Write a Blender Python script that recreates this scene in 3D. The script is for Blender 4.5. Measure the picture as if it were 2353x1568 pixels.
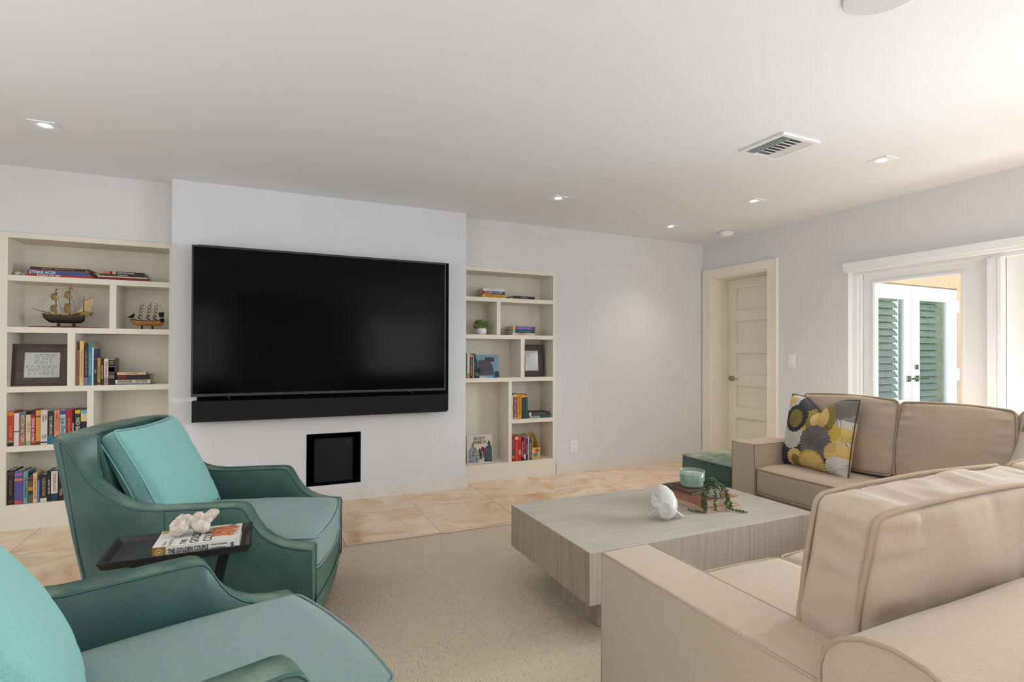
import bpy, bmesh, math, random
from mathutils import Vector, Matrix, noise
random.seed(7)
PI = math.pi
for o in list(bpy.data.objects): bpy.data.objects.remove(o)
SC = bpy.context.scene
COL = SC.collection

# ------------------------------------------------------------------ camera
CAM_H, YAW, PITCH, ROLL, FPX = 1.194, 0.4304, 0.0067, -0.0032, 1235.9
fw = Vector((math.sin(YAW)*math.cos(PITCH), math.cos(YAW)*math.cos(PITCH), math.sin(PITCH)))
rt = Vector((math.cos(YAW), -math.sin(YAW), 0)); up = rt.cross(fw)
rt2 = rt*math.cos(ROLL)-up*math.sin(ROLL); up2 = up*math.cos(ROLL)+rt*math.sin(ROLL)
cd = bpy.data.cameras.new('camera'); cam = bpy.data.objects.new('camera', cd); COL.objects.link(cam)
cam.matrix_world = Matrix(((rt2.x, up2.x, -fw.x, 0), (rt2.y, up2.y, -fw.y, 0), (rt2.z, up2.z, -fw.z, CAM_H), (0, 0, 0, 1)))
cd.sensor_width = 36; cd.sensor_fit = 'HORIZONTAL'; cd.lens = 36*FPX/2353
cd.shift_y = (803.6-784)/2353; cd.clip_start = 0.02; cd.clip_end = 200
SC.camera = cam

# ------------------------------------------------------------------ light, world, exposure
SC.view_settings.view_transform = 'Standard'; SC.view_settings.look = 'None'
SC.view_settings.gamma = 1; SC.view_settings.use_curve_mapping = False
SC.view_settings.exposure = 0.0
W = bpy.data.worlds.new('sky'); SC.world = W; W.use_nodes = True
bg = W.node_tree.nodes['Background']; bg.inputs[0].default_value = (0.88, 0.94, 1.0, 1); bg.inputs[1].default_value = 2.1

def area(name, loc, rot, sx, sy, power, color, spread=PI):
    l = bpy.data.lights.new(name, 'AREA'); l.shape = 'RECTANGLE'; l.size = sx; l.size_y = sy
    l.energy = power; l.color = color; l.spread = spread
    o = bpy.data.objects.new(name, l); COL.objects.link(o); o.location = loc; o.rotation_euler = rot
    return o
# daylight from the sky, plus upward lamps added to brighten the ceiling, coming in at the glazing of the right wall and of the wall behind the camera
P_ = dict(rs=150, rg=38, frs=18, frg=120, fls=8, flg=25, ls=18, lg=120, spot=20, spot2=12)
area('sky_light_right', (4.86, .85, 1.25), (0, PI/2-.42, 0), 1.2, 1.8, P_['rs'], (.85, 0.925, 1.0), 2.2)
area('ceiling_fill_right', (5.1, .85, .1), (0, PI/2+1.05, 0), 1.0, 1.8, P_['rg'], (.91, 0.955, 1.0))  # low upward lamp, added as ceiling fill
area('sky_light_front_right', (3.2, -4.85, 1.3), (PI/2-.2, 0, 0), 1.6, 1.5, P_['frs'], (.85, 0.925, 1.0))
area('ceiling_fill_front_right', (3.2, -5.05, .15), (PI/2+1.05, 0, 0), 1.6, .9, P_['frg'], (.91, 0.955, 1.0), 2.1)
area('sky_light_front_left', (-1.7, -4.85, 1.3), (PI/2-.2, 0, 0), 1.4, 1.5, P_['fls'], (.85, 0.925, 1.0))
area('ceiling_fill_front_left', (-1.7, -5.05, .15), (PI/2+1.05, 0, 0), 1.4, .9, P_['flg'], (.91, 0.955, 1.0))
area('added_light_left', (-3.9, .6, 1.3), (0, -(PI/2-.2), 0), 1.5, 2.2, P_['ls'], (.85, 0.925, 1.0))  # fill from the left, added with the unseen window there
area('ceiling_fill_left', (-4.05, .6, .15), (0, -(PI/2+1.05), 0), .9, 2.2, P_['lg'], (.91, 0.955, 1.0), 2.0)

# ------------------------------------------------------------------ materials
def lin(c):
    return tuple(((v/255.)/12.92 if v/255. <= .04045 else (((v/255.)+.055)/1.055)**2.4) for v in c)
MATS = {}
def mat(name, c, rough=.6, c2=None, scale=8., detail=4., bump=0., bscale=120., spec=.5, metal=0., stretch=(1, 1, 1), lo=.35, hi=.65, sheen=0., coat=0.):
    """principled material; c in sRGB 0-255; optional second colour mixed in by object-space noise"""
    if name in MATS: return MATS[name]
    m = bpy.data.materials.new(name); m.use_nodes = True; nt = m.node_tree; N = nt.nodes; L = nt.links
    b = N['Principled BSDF']; b.inputs['Roughness'].default_value = rough; b.inputs['Specular IOR Level'].default_value = spec
    b.inputs['Metallic'].default_value = metal; b.inputs['Sheen Weight'].default_value = sheen; b.inputs['Coat Weight'].default_value = coat
    tc = N.new('ShaderNodeTexCoord'); mp = N.new('ShaderNodeMapping'); mp.inputs['Scale'].default_value = stretch
    L.new(tc.outputs['Object'], mp.inputs[0])
    no = N.new('ShaderNodeTexNoise'); no.inputs['Scale'].default_value = scale; no.inputs['Detail'].default_value = detail
    L.new(mp.outputs[0], no.inputs['Vector'])
    cr = N.new('ShaderNodeValToRGB'); cr.color_ramp.elements[0].position = lo; cr.color_ramp.elements[1].position = hi
    if c2 is None: c2 = tuple(min(255, v*1.006) for v in c)
    cr.color_ramp.elements[0].color = (*lin(c), 1); cr.color_ramp.elements[1].color = (*lin(c2), 1)
    L.new(no.outputs[0], cr.inputs[0]); L.new(cr.outputs[0], b.inputs['Base Color'])
    if bump:
        n2 = N.new('ShaderNodeTexNoise'); n2.inputs['Scale'].default_value = bscale; n2.inputs['Detail'].default_value = 3
        L.new(mp.outputs[0], n2.inputs['Vector'])
        bp = N.new('ShaderNodeBump'); bp.inputs['Strength'].default_value = bump; bp.inputs['Distance'].default_value = .002
        L.new(n2.outputs[0], bp.inputs['Height']); L.new(bp.outputs[0], b.inputs['Normal'])
    MATS[name] = m; return m
def flat(c, rough=.55, spec=.4): return mat('paint_%d_%d_%d' % tuple(int(v) for v in c), c, rough, spec=spec)

def emis(name, c, s):
    m = bpy.data.materials.new(name); m.use_nodes = True; b = m.node_tree.nodes['Principled BSDF']
    b.inputs['Emission Color'].default_value = (*c, 1); b.inputs['Emission Strength'].default_value = s; return m
def glass_pane(name, tint=(1, 1, 1), refl=1.0):
    m = bpy.data.materials.new(name); m.use_nodes = True; nt = m.node_tree; N = nt.nodes; L = nt.links
    for n in list(N): N.remove(n)
    o = N.new('ShaderNodeOutputMaterial'); mx = N.new('ShaderNodeMixShader'); t = N.new('ShaderNodeBsdfTransparent'); g = N.new('ShaderNodeBsdfGlossy')
    lw = N.new('ShaderNodeLayerWeight'); lw.inputs[0].default_value = .5     # Schlick reflectance, the same on both faces of the pane
    pw = N.new('ShaderNodeMath'); pw.operation = 'POWER'; pw.inputs[1].default_value = 5; L.new(lw.outputs['Facing'], pw.inputs[0])
    fr = N.new('ShaderNodeMath'); fr.operation = 'MULTIPLY_ADD'; fr.inputs[1].default_value = .96; fr.inputs[2].default_value = .04; L.new(pw.outputs[0], fr.inputs[0])
    mu = N.new('ShaderNodeMath'); mu.operation = 'MULTIPLY'; mu.inputs[1].default_value = refl
    mu.use_clamp = True
    g.inputs['Roughness'].default_value = 0.0; t.inputs[0].default_value = (*tint, 1)
    L.new(fr.outputs[0], mu.inputs[0]); L.new(mu.outputs[0], mx.inputs[0]); L.new(t.outputs[0], mx.inputs[1]); L.new(g.outputs[0], mx.inputs[2]); L.new(mx.outputs[0], o.inputs[0])
    return m

M_WALL = mat('wall_paint', (222, 222, 224), .7, c2=(223, 223, 225), bump=.03, bscale=90)
M_CEIL = mat('ceiling_paint', (231, 233, 237), .8, c2=(232, 234, 238), bump=.03, bscale=90)
M_TRIM = mat('cream_trim_paint', (243, 236, 221), .45)
M_BASE = mat('baseboard_paint', (226, 222, 214), .45)
M_CASE = mat('bookcase_paint', (232, 225, 210), .45)
M_WHITE = mat('white_paint', (238, 240, 243), .4)
def leather(name, c, c2, worn, amount, scale):
    m = mat(name, c, .42, c2=c2, scale=scale, detail=8, bump=.25, bscale=160, lo=.40, hi=.72, spec=.45); nt = m.node_tree; N = nt.nodes; L = nt.links
    b = N['Principled BSDF']; src = b.inputs['Base Color'].links[0].from_socket
    ge = N.new('ShaderNodeNewGeometry'); sp = N.new('ShaderNodeSeparateXYZ'); L.new(ge.outputs['Normal'], sp.inputs[0]); tc = N.new('ShaderNodeTexCoord')
    r1 = N.new('ShaderNodeMapRange'); r1.inputs[1].default_value = .35; r1.inputs[2].default_value = .95; L.new(sp.outputs[2], r1.inputs[0])
    n = N.new('ShaderNodeTexNoise'); n.inputs['Scale'].default_value = 6; n.inputs['Detail'].default_value = 9; n.inputs['Roughness'].default_value = .7; L.new(tc.outputs['Object'], n.inputs['Vector'])
    r2 = N.new('ShaderNodeMapRange'); r2.inputs[1].default_value = .36; r2.inputs[2].default_value = .66; L.new(n.outputs[0], r2.inputs[0])
    mu = N.new('ShaderNodeMath'); mu.operation = 'MULTIPLY'; L.new(r1.outputs[0], mu.inputs[0]); L.new(r2.outputs[0], mu.inputs[1])
    m2 = N.new('ShaderNodeMath'); m2.operation = 'MULTIPLY'; m2.inputs[1].default_value = amount; L.new(mu.outputs[0], m2.inputs[0])
    mx = N.new('ShaderNodeMix'); mx.data_type = 'RGBA'; L.new(m2.outputs[0], mx.inputs[0]); L.new(src, mx.inputs[6]); mx.inputs[7].default_value = (*lin(worn), 1); L.new(mx.outputs[2], b.inputs['Base Color'])
    return m
M_LEATHER = leather('teal_leather', (45, 76, 71), (84, 118, 108), (142, 160, 142), .75, 2.6)
M_LEATHER_O = leather('ottoman_leather', (54, 84, 77), (84, 112, 102), (178, 184, 158), 1., 3.5)
M_WELT = mat('teal_leather_welt', (58, 92, 86), .45)
M_TEAL = mat('teal_seat_fabric', (126, 152, 150), .92, c2=(142, 162, 157), scale=240, detail=2, bump=.6, bscale=420, spec=.15, sheen=.2)
M_TEALP = mat('teal_pillow_fabric', (128, 184, 179), .92, c2=(142, 192, 185), scale=240, detail=2, bump=.6, bscale=420, spec=.15, sheen=.2)
M_SOFA = mat('beige_linen', (190, 172, 152), .9, c2=(196, 179, 160), scale=160, detail=3, bump=.5, bscale=330, spec=.15, sheen=.15)
M_SOFAW = mat('beige_linen_welt', (180, 161, 139), .9, bump=.3, bscale=330, spec=.15)
M_BLACK = mat('black_plastic', (8, 8, 8), .55, c2=(9, 9, 9), spec=.2)
M_TVF = mat('tv_bezel_grey', (48, 48, 48), .4)
M_SCREEN = mat('tv_screen_glass', (3, 3, 3), .12, c2=(4, 4, 4), spec=.09)
M_CLOTH = mat('speaker_cloth', (9, 9, 10), .85, bump=.3, bscale=900)
M_DARKWOOD = mat('black_stained_wood', (34, 32, 33), .45, c2=(62, 58, 58), scale=14, detail=8, stretch=(1, 6, 1), bump=.3, bscale=60, lo=.4, hi=.8)
M_CHROME = mat('brushed_nickel', (170, 170, 165), .3, metal=1.)
M_PAGES = mat('book_pages', (214, 203, 180), .9, c2=(196, 184, 160), scale=500, detail=1)
M_CERAM = mat('white_ceramic', (232, 231, 228), .25, c2=(216, 215, 212), scale=40, bump=.5, bscale=90, coat=.3)
M_CORAL = mat('bleached_coral', (222, 214, 202), .95, c2=(190, 176, 158), scale=50, detail=8, bump=1., bscale=220)
M_LEAF = mat('succulent_green', (42, 68, 36), .45, c2=(86, 112, 62), scale=60, lo=.3, hi=.7)
M_LEAF2 = mat('leafy_green', (78, 112, 50), .55, c2=(150, 170, 96), scale=70, lo=.3, hi=.7)
M_POT = mat('pale_concrete_pot', (214, 210, 200), .8, c2=(196, 192, 182), scale=30)
M_FRAMEW = mat('dark_walnut', (78, 62, 54), .5, c2=(58, 44, 38), scale=10, detail=6, stretch=(1, 1, 8))
M_BRASS = mat('ship_brass_trim', (150, 116, 50), .4)
M_SHIPD = mat('ship_dark_hull', (44, 34, 28), .5)
M_SAIL = mat('ship_sail_cloth', (206, 176, 124), .9, c2=(220, 192, 142), scale=30)
M_SAILB = mat('black_sail_cloth', (22, 28, 34), .9)
M_RIG = mat('ship_rigging', (60, 52, 44), .9)
M_SHIPO = mat('ship_orange_hull', (176, 112, 50), .5)
M_STUCCO = mat('peach_stucco', (214, 184, 148), .95, c2=(222, 194, 160), scale=20, bump=.8, bscale=60)
M_PAVE = mat('pale_paving', (205, 198, 186), .8, c2=(190, 184, 172), scale=3)
M_SLAT = mat('louvre_white', (196, 201, 204), .5)
M_GLASS = glass_pane('clear_glazing')
M_GLASSR = glass_pane('outdoor_reflective_glazing', (.93, .955, .96), 3.0)
M_LEAVES = mat('hedge_leaves', (64, 110, 44), .5, c2=(150, 185, 90), scale=6, lo=.3, hi=.7)

def travertine():
    m = bpy.data.materials.new('travertine_tiles'); m.use_nodes = True; nt = m.node_tree; N = nt.nodes; L = nt.links
    b = N['Principled BSDF']; b.inputs['Specular IOR Level'].default_value = .5
    tc = N.new('ShaderNodeTexCoord'); sp = N.new('ShaderNodeSeparateXYZ'); L.new(tc.outputs['Object'], sp.inputs[0])
    T = .611
    def grid(out, off):
        a = N.new('ShaderNodeMath'); a.operation = 'ADD'; a.inputs[1].default_value = -off+T*40
        L.new(out, a.inputs[0])
        d = N.new('ShaderNodeMath'); d.operation = 'DIVIDE'; d.inputs[1].default_value = T; L.new(a.outputs[0], d.inputs[0])
        f = N.new('ShaderNodeMath'); f.operation = 'FLOOR'; L.new(d.outputs[0], f.inputs[0])
        fr = N.new('ShaderNodeMath'); fr.operation = 'FRACT'; L.new(d.outputs[0], fr.inputs[0])
        e = N.new('ShaderNodeMath'); e.operation = 'PINGPONG'; e.inputs[1].default_value = .5; L.new(fr.outputs[0], e.inputs[0])
        l = N.new('ShaderNodeMath'); l.operation = 'LESS_THAN'; l.inputs[1].default_value = .0035; L.new(e.outputs[0], l.inputs[0])
        return f.outputs[0], l.outputs[0]
    fx, lx = grid(sp.outputs[0], 1.07); fy, ly = grid(sp.outputs[1], 4.08)
    mxl = N.new('ShaderNodeMath'); mxl.operation = 'MAXIMUM'; L.new(lx, mxl.inputs[0]); L.new(ly, mxl.inputs[1])
    cell = N.new('ShaderNodeCombineXYZ'); L.new(fx, cell.inputs[0]); L.new(fy, cell.inputs[1])
    wn = N.new('ShaderNodeTexWhiteNoise'); L.new(cell.outputs[0], wn.inputs['Vector'])
    mp = N.new('ShaderNodeVectorMath'); mp.operation = 'MULTIPLY'; mp.inputs[1].default_value = (7, 7, 7); L.new(wn.outputs['Color'], mp.inputs[0])
    ad = N.new('ShaderNodeVectorMath'); L.new(tc.outputs['Object'], ad.inputs[0]); L.new(mp.outputs[0], ad.inputs[1])
    ms = N.new('ShaderNodeMapping'); ms.inputs['Scale'].default_value = (1.3, 1.9, 1); ms.inputs['Rotation'].default_value = (0, 0, .3); L.new(ad.outputs[0], ms.inputs[0])
    n1 = N.new('ShaderNodeTexNoise'); n1.inputs['Scale'].default_value = 2.2; n1.inputs['Detail'].default_value = 9; n1.inputs['Roughness'].default_value = .65; n1.inputs['Distortion'].default_value = 1.2
    L.new(ms.outputs[0], n1.inputs['Vector'])
    cr = N.new('ShaderNodeValToRGB'); e = cr.color_ramp.elements
    e[0].position = .30; e[0].color = (*lin((212, 168, 126)), 1); e[1].position = .78; e[1].color = (*lin((248, 236, 216)), 1)
    for p, c in ((.45, (232, 202, 166)), (.6, (242, 220, 190))):
        x = e.new(p); x.color = (*lin(c), 1)
    L.new(n1.outputs[0], cr.inputs[0])
    n2 = N.new('ShaderNodeTexNoise'); n2.inputs['Scale'].default_value = 60; n2.inputs['Detail'].default_value = 4; L.new(ms.outputs[0], n2.inputs['Vector'])
    m1 = N.new('ShaderNodeMix'); m1.data_type = 'RGBA'; m1.blend_type = 'OVERLAY'; m1.inputs[0].default_value = .25
    L.new(cr.outputs[0], m1.inputs[6]); L.new(n2.outputs[0], m1.inputs[7])
    m2 = N.new('ShaderNodeMix'); m2.data_type = 'RGBA'; L.new(mxl.outputs[0], m2.inputs[0]); L.new(m1.outputs[2], m2.inputs[6]); m2.inputs[7].default_value = (*lin((168, 136, 104)), 1)
    L.new(m2.outputs[2], b.inputs['Base Color'])
    b.inputs['Roughness'].default_value = .22
    return m
M_FLOOR = travertine()

def rug_mat():
    m = bpy.data.materials.new('woven_rug'); m.use_nodes = True; nt = m.node_tree; N = nt.nodes; L = nt.links
    b = N['Principled BSDF']; b.inputs['Roughness'].default_value = .95; b.inputs['Specular IOR Level'].default_value = .1
    tc = N.new('ShaderNodeTexCoord')
    mp = N.new('ShaderNodeMapping'); mp.inputs['Scale'].default_value = (190, 105, 1); L.new(tc.outputs['Object'], mp.inputs[0])
    vo = N.new('ShaderNodeTexVoronoi'); vo.inputs['Scale'].default_value = 1.; L.new(mp.outputs[0], vo.inputs['Vector'])
    n1 = N.new('ShaderNodeTexNoise'); n1.inputs['Scale'].default_value = .5; n1.inputs['Detail'].default_value = 5; mq = N.new('ShaderNodeMapping'); mq.inputs['Scale'].default_value = (260, 60, 1); L.new(tc.outputs['Object'], mq.inputs[0]); L.new(mq.outputs[0], n1.inputs['Vector'])
    cr = N.new('ShaderNodeValToRGB'); e = cr.color_ramp.elements
    e[0].position = .3; e[0].color = (*lin((184, 171, 152)), 1); e[1].position = .44; e[1].color = (*lin((216, 201, 178)), 1)
    L.new(n1.outputs[0], cr.inputs[0])
    mx = N.new('ShaderNodeMix'); mx.data_type = 'RGBA'; mx.blend_type = 'MULTIPLY'; mx.inputs[0].default_value = .28
    c2 = N.new('ShaderNodeValToRGB'); c2.color_ramp.elements[0].color = (1, 1, 1, 1); c2.color_ramp.elements[1].color = (.7, .7, .7, 1); c2.color_ramp.elements[0].position = .3; c2.color_ramp.elements[1].position = .8
    L.new(vo.outputs['Distance'], c2.inputs[0]); L.new(cr.outputs[0], mx.inputs[6]); L.new(c2.outputs[0], mx.inputs[7]); L.new(mx.outputs[2], b.inputs['Base Color'])
    iv = N.new('ShaderNodeMath'); iv.operation = 'SUBTRACT'; iv.inputs[0].default_value = 1.; L.new(vo.outputs['Distance'], iv.inputs[1])
    bp = N.new('ShaderNodeBump'); bp.inputs['Strength'].default_value = .8; bp.inputs['Distance'].default_value = .004; L.new(iv.outputs[0], bp.inputs['Height']); L.new(bp.outputs[0], b.inputs['Normal'])
    return m
M_RUG = rug_mat()

def wood_mat(name, axis, c1, c2, c3, plank=None):
    """whitewashed pine; grain runs along axis (0=x,1=y,2=z)"""
    m = bpy.data.materials.new(name); m.use_nodes = True; nt = m.node_tree; N = nt.nodes; L = nt.links
    b = N['Principled BSDF']; b.inputs['Roughness'].default_value = .6; b.inputs['Specular IOR Level'].default_value = .3
    tc = N.new('ShaderNodeTexCoord'); mp = N.new('ShaderNodeMapping'); s = [70, 70, 70]; s[axis] = 2.2; mp.inputs['Scale'].default_value = s
    L.new(tc.outputs['Object'], mp.inputs[0])
    vec = mp.outputs[0]
    fac = None
    if plank:
        ax, wd = plank
        sp = N.new('ShaderNodeSeparateXYZ'); L.new(tc.outputs['Object'], sp.inputs[0])
        d = N.new('ShaderNodeMath'); d.operation = 'DIVIDE'; d.inputs[1].default_value = wd; L.new(sp.outputs[ax], d.inputs[0])
        f = N.new('ShaderNodeMath'); f.operation = 'FLOOR'; L.new(d.outputs[0], f.inputs[0])
        fr = N.new('ShaderNodeMath'); fr.operation = 'FRACT'; L.new(d.outputs[0], fr.inputs[0])
        e = N.new('ShaderNodeMath'); e.operation = 'PINGPONG'; e.inputs[1].default_value = .5; L.new(fr.outputs[0], e.inputs[0])
        l = N.new('ShaderNodeMath'); l.operation = 'LESS_THAN'; l.inputs[1].default_value = .012; L.new(e.outputs[0], l.inputs[0]); fac = l.outputs[0]
        wn = N.new('ShaderNodeTexWhiteNoise'); wn.noise_dimensions = '1D'; L.new(f.outputs[0], wn.inputs['W'])
        mu = N.new('ShaderNodeVectorMath'); mu.operation = 'MULTIPLY'; mu.inputs[1].default_value = (30, 30, 30); L.new(wn.outputs['Color'], mu.inputs[0])
        ad = N.new('ShaderNodeVectorMath'); L.new(mp.outputs[0], ad.inputs[0]); L.new(mu.outputs[0], ad.inputs[1]); vec = ad.outputs[0]
    n1 = N.new('ShaderNodeTexNoise'); n1.inputs['Scale'].default_value = 1.3; n1.inputs['Detail'].default_value = 7; n1.inputs['Roughness'].default_value = .6; n1.inputs['Distortion'].default_value = .6
    L.new(vec, n1.inputs['Vector'])
    cr = N.new('ShaderNodeValToRGB'); e = cr.color_ramp.elements
    e[0].position = .28; e[0].color = (*lin(c1), 1); e[1].position = .72; e[1].color = (*lin(c3), 1); x = e.new(.5); x.color = (*lin(c2), 1)
    L.new(n1.outputs[0], cr.inputs[0]); out = cr.outputs[0]
    if fac:
        mx = N.new('ShaderNodeMix'); mx.data_type = 'RGBA'; L.new(fac, mx.inputs[0]); L.new(out, mx.inputs[6]); mx.inputs[7].default_value = (*lin(c1), 1); out = mx.outputs[2]
    L.new(out, b.inputs['Base Color'])
    bp = N.new('ShaderNodeBump'); bp.inputs['Strength'].default_value = .35; bp.inputs['Distance'].default_value = .002; L.new(n1.outputs[0], bp.inputs['Height']); L.new(bp.outputs[0], b.inputs['Normal'])
    return m
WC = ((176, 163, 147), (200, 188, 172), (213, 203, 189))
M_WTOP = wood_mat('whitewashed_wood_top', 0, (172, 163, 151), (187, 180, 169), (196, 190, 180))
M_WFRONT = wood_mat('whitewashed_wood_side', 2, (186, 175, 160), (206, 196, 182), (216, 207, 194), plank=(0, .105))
M_WEND = wood_mat('whitewashed_wood_end_shaded', 2, (150, 135, 116), (170, 155, 136), (182, 168, 150), plank=(1, .12))  # end faces browner, partly shade put into the wood colour

# ------------------------------------------------------------------ mesh helpers
def link(name, me, m=None, parent=None, smooth=False):
    if m is not None and not me.materials: me.materials.append(m)
    if smooth:
        for p in me.polygons: p.use_smooth = True
    o = bpy.data.objects.new(name, me); COL.objects.link(o); o.parent = parent
    return o
def obj(name, bm, m=None, parent=None, smooth=False):
    me = bpy.data.meshes.new(name); bm.normal_update(); bm.to_mesh(me); bm.free()
    return link(name, me, m, parent, smooth)
def BM(): return bmesh.new()
def box(bm, x0, x1, y0, y1, z0, z1, bev=0., mi=0):
    v = [bm.verts.new((x, y, z)) for z in (z0, z1) for y in (y0, y1) for x in (x0, x1)]
    F = [bm.faces.new([v[i] for i in q]) for q in ((0, 2, 3, 1), (4, 5, 7, 6), (0, 1, 5, 4), (2, 6, 7, 3), (0, 4, 6, 2), (1, 3, 7, 5))]
    for f in F: f.material_index = mi
    if bev:
        es = {e for f in F for e in f.edges}
        bmesh.ops.bevel(bm, geom=list(es), offset=bev, segments=2, affect='EDGES', profile=.5)
    return F
def boxo(name, x0, x1, y0, y1, z0, z1, m, parent=None, bev=0.):
    bm = BM(); box(bm, x0, x1, y0, y1, z0, z1, bev); return obj(name, bm, m, parent)
def wall_with_hole(bm, ax, x0, x1, y0, y1, z0, z1, h0, h1, hz0, hz1):
    """box with one rectangular through hole; ax=0: hole spans x, ax=1: hole spans y"""
    if ax == 0:
        box(bm, x0, h0, y0, y1, z0, z1); box(bm, h1, x1, y0, y1, z0, z1)
        if hz0 > z0: box(bm, h0, h1, y0, y1, z0, hz0)
        if hz1 < z1: box(bm, h0, h1, y0, y1, hz1, z1)
    else:
        box(bm, x0, x1, y0, h0, z0, z1); box(bm, x0, x1, h1, y1, z0, z1)
        if hz0 > z0: box(bm, x0, x1, h0, h1, z0, hz0)
        if hz1 < z1: box(bm, x0, x1, h0, h1, hz1, z1)
def cyl(bm, c, r, h, seg=24, r2=None, axis='z', mi=0):
    r2 = r if r2 is None else r2
    ret = bmesh.ops.create_cone(bm, cap_ends=True, segments=seg, radius1=r, radius2=r2, depth=h)
    M = Matrix.Translation(Vector(c))
    if axis == 'x': M = M @ Matrix.Rotation(PI/2, 4, 'Y')
    if axis == 'y': M = M @ Matrix.Rotation(PI/2, 4, 'X')
    bmesh.ops.transform(bm, matrix=M, verts=ret['verts'])
def lathe(bm, prof, c=(0, 0, 0), seg=28):
    rings = []
    for r, z in prof:
        rings.append([bm.verts.new((c[0]+r*math.cos(2*PI*i/seg), c[1]+r*math.sin(2*PI*i/seg), c[2]+z)) for i in range(seg)])
    for a, b in zip(rings, rings[1:]):
        for i in range(seg): bm.faces.new((a[i], a[(i+1) % seg], b[(i+1) % seg], b[i]))
    bm.faces.new(rings[0][::-1]); bm.faces.new(rings[-1])
def tube(bm, pts, r, seg=6, closed=False, rs=None):
    pts = [Vector(p) for p in pts]; n = len(pts); rings = []
    for i, p in enumerate(pts):
        a = pts[i-1] if (i > 0 or closed) else pts[i]; b = pts[(i+1) % n] if (i < n-1 or closed) else pts[i]
        t = (b-a); t = t.normalized() if t.length > 1e-9 else Vector((0, 0, 1))
        ref = Vector((0, 0, 1)) if abs(t.z) < .9 else Vector((1, 0, 0))
        u = t.cross(ref).normalized(); v = t.cross(u).normalized(); rr = rs[i] if rs else r
        rings.append([bm.verts.new(p+(u*math.cos(2*PI*k/seg)+v*math.sin(2*PI*k/seg))*rr) for k in range(seg)])
    m = n if closed else n-1
    for i in range(m):
        a, b = rings[i], rings[(i+1) % n]
        if closed and i == n-1:   # pick the best twist
            best = min(range(seg), key=lambda s: sum((a[k].co-b[(k+s) % seg].co).length for k in range(seg)))
            b = [b[(k+best) % seg] for k in range(seg)]
        for k in range(seg): bm.faces.new((a[k], a[(k+1) % seg], b[(k+1) % seg], b[k]))
    if not closed: bm.faces.new(rings[0][::-1]); bm.faces.new(rings[-1])
def smooth_path(pts, k=6):
    pts = [Vector(p) for p in pts]; out = []
    P = [pts[0]]+pts+[pts[-1]]
    for i in range(1, len(P)-2):
        for j in range(k):
            t = j/k; a, b, c, d = P[i-1], P[i], P[i+1], P[i+2]
            out.append(.5*((2*b)+(c-a)*t+(2*a-5*b+4*c-d)*t*t+(3*b-a-3*c+d)*t**3))
    out.append(pts[-1]); return out
def empty(name, loc=(0, 0, 0), rot=(0, 0, 0), label=None, cat=None, group=None):
    o = bpy.data.objects.new(name, None); COL.objects.link(o); o.location = loc; o.rotation_euler = rot
    o.empty_display_size = .1
    if label: o['label'] = label
    if cat: o['category'] = cat
    if group: o['group'] = group
    return o
def tag(o, label=None, cat=None, group=None, kind=None):
    if label: o['label'] = label
    if cat: o['category'] = cat
    if group: o['group'] = group
    if kind: o['kind'] = kind
    return o
def struct(o): o['kind'] = 'structure'; return o
TXT = {}
def text_obj(s, size, m, parent, loc, rot, name='title', width=None, extr=.0004, sx=1., align='CENTER'):
    cu = bpy.data.curves.new('t', 'FONT'); cu.body = s; cu.size = size; cu.extrude = extr; cu.align_x = align; cu.align_y = 'CENTER'
    cu.resolution_u = 2; cu.offset = size*.012
    to = bpy.data.objects.new('t', cu); COL.objects.link(to)
    dg = bpy.context.evaluated_depsgraph_get(); me = bpy.data.meshes.new_from_object(to.evaluated_get(dg))
    bpy.data.objects.remove(to); bpy.data.curves.remove(cu)
    xs = [v.co.x for v in me.vertices] or [0]
    w = max(xs)-min(xs)
    k = min(1., width/w) if width and w > 0 else 1.
    for v in me.vertices: v.co.x *= k*sx
    me.materials.clear(); o = link(name, me, m, parent); o.location = loc; o.rotation_euler = rot
    return o

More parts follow.
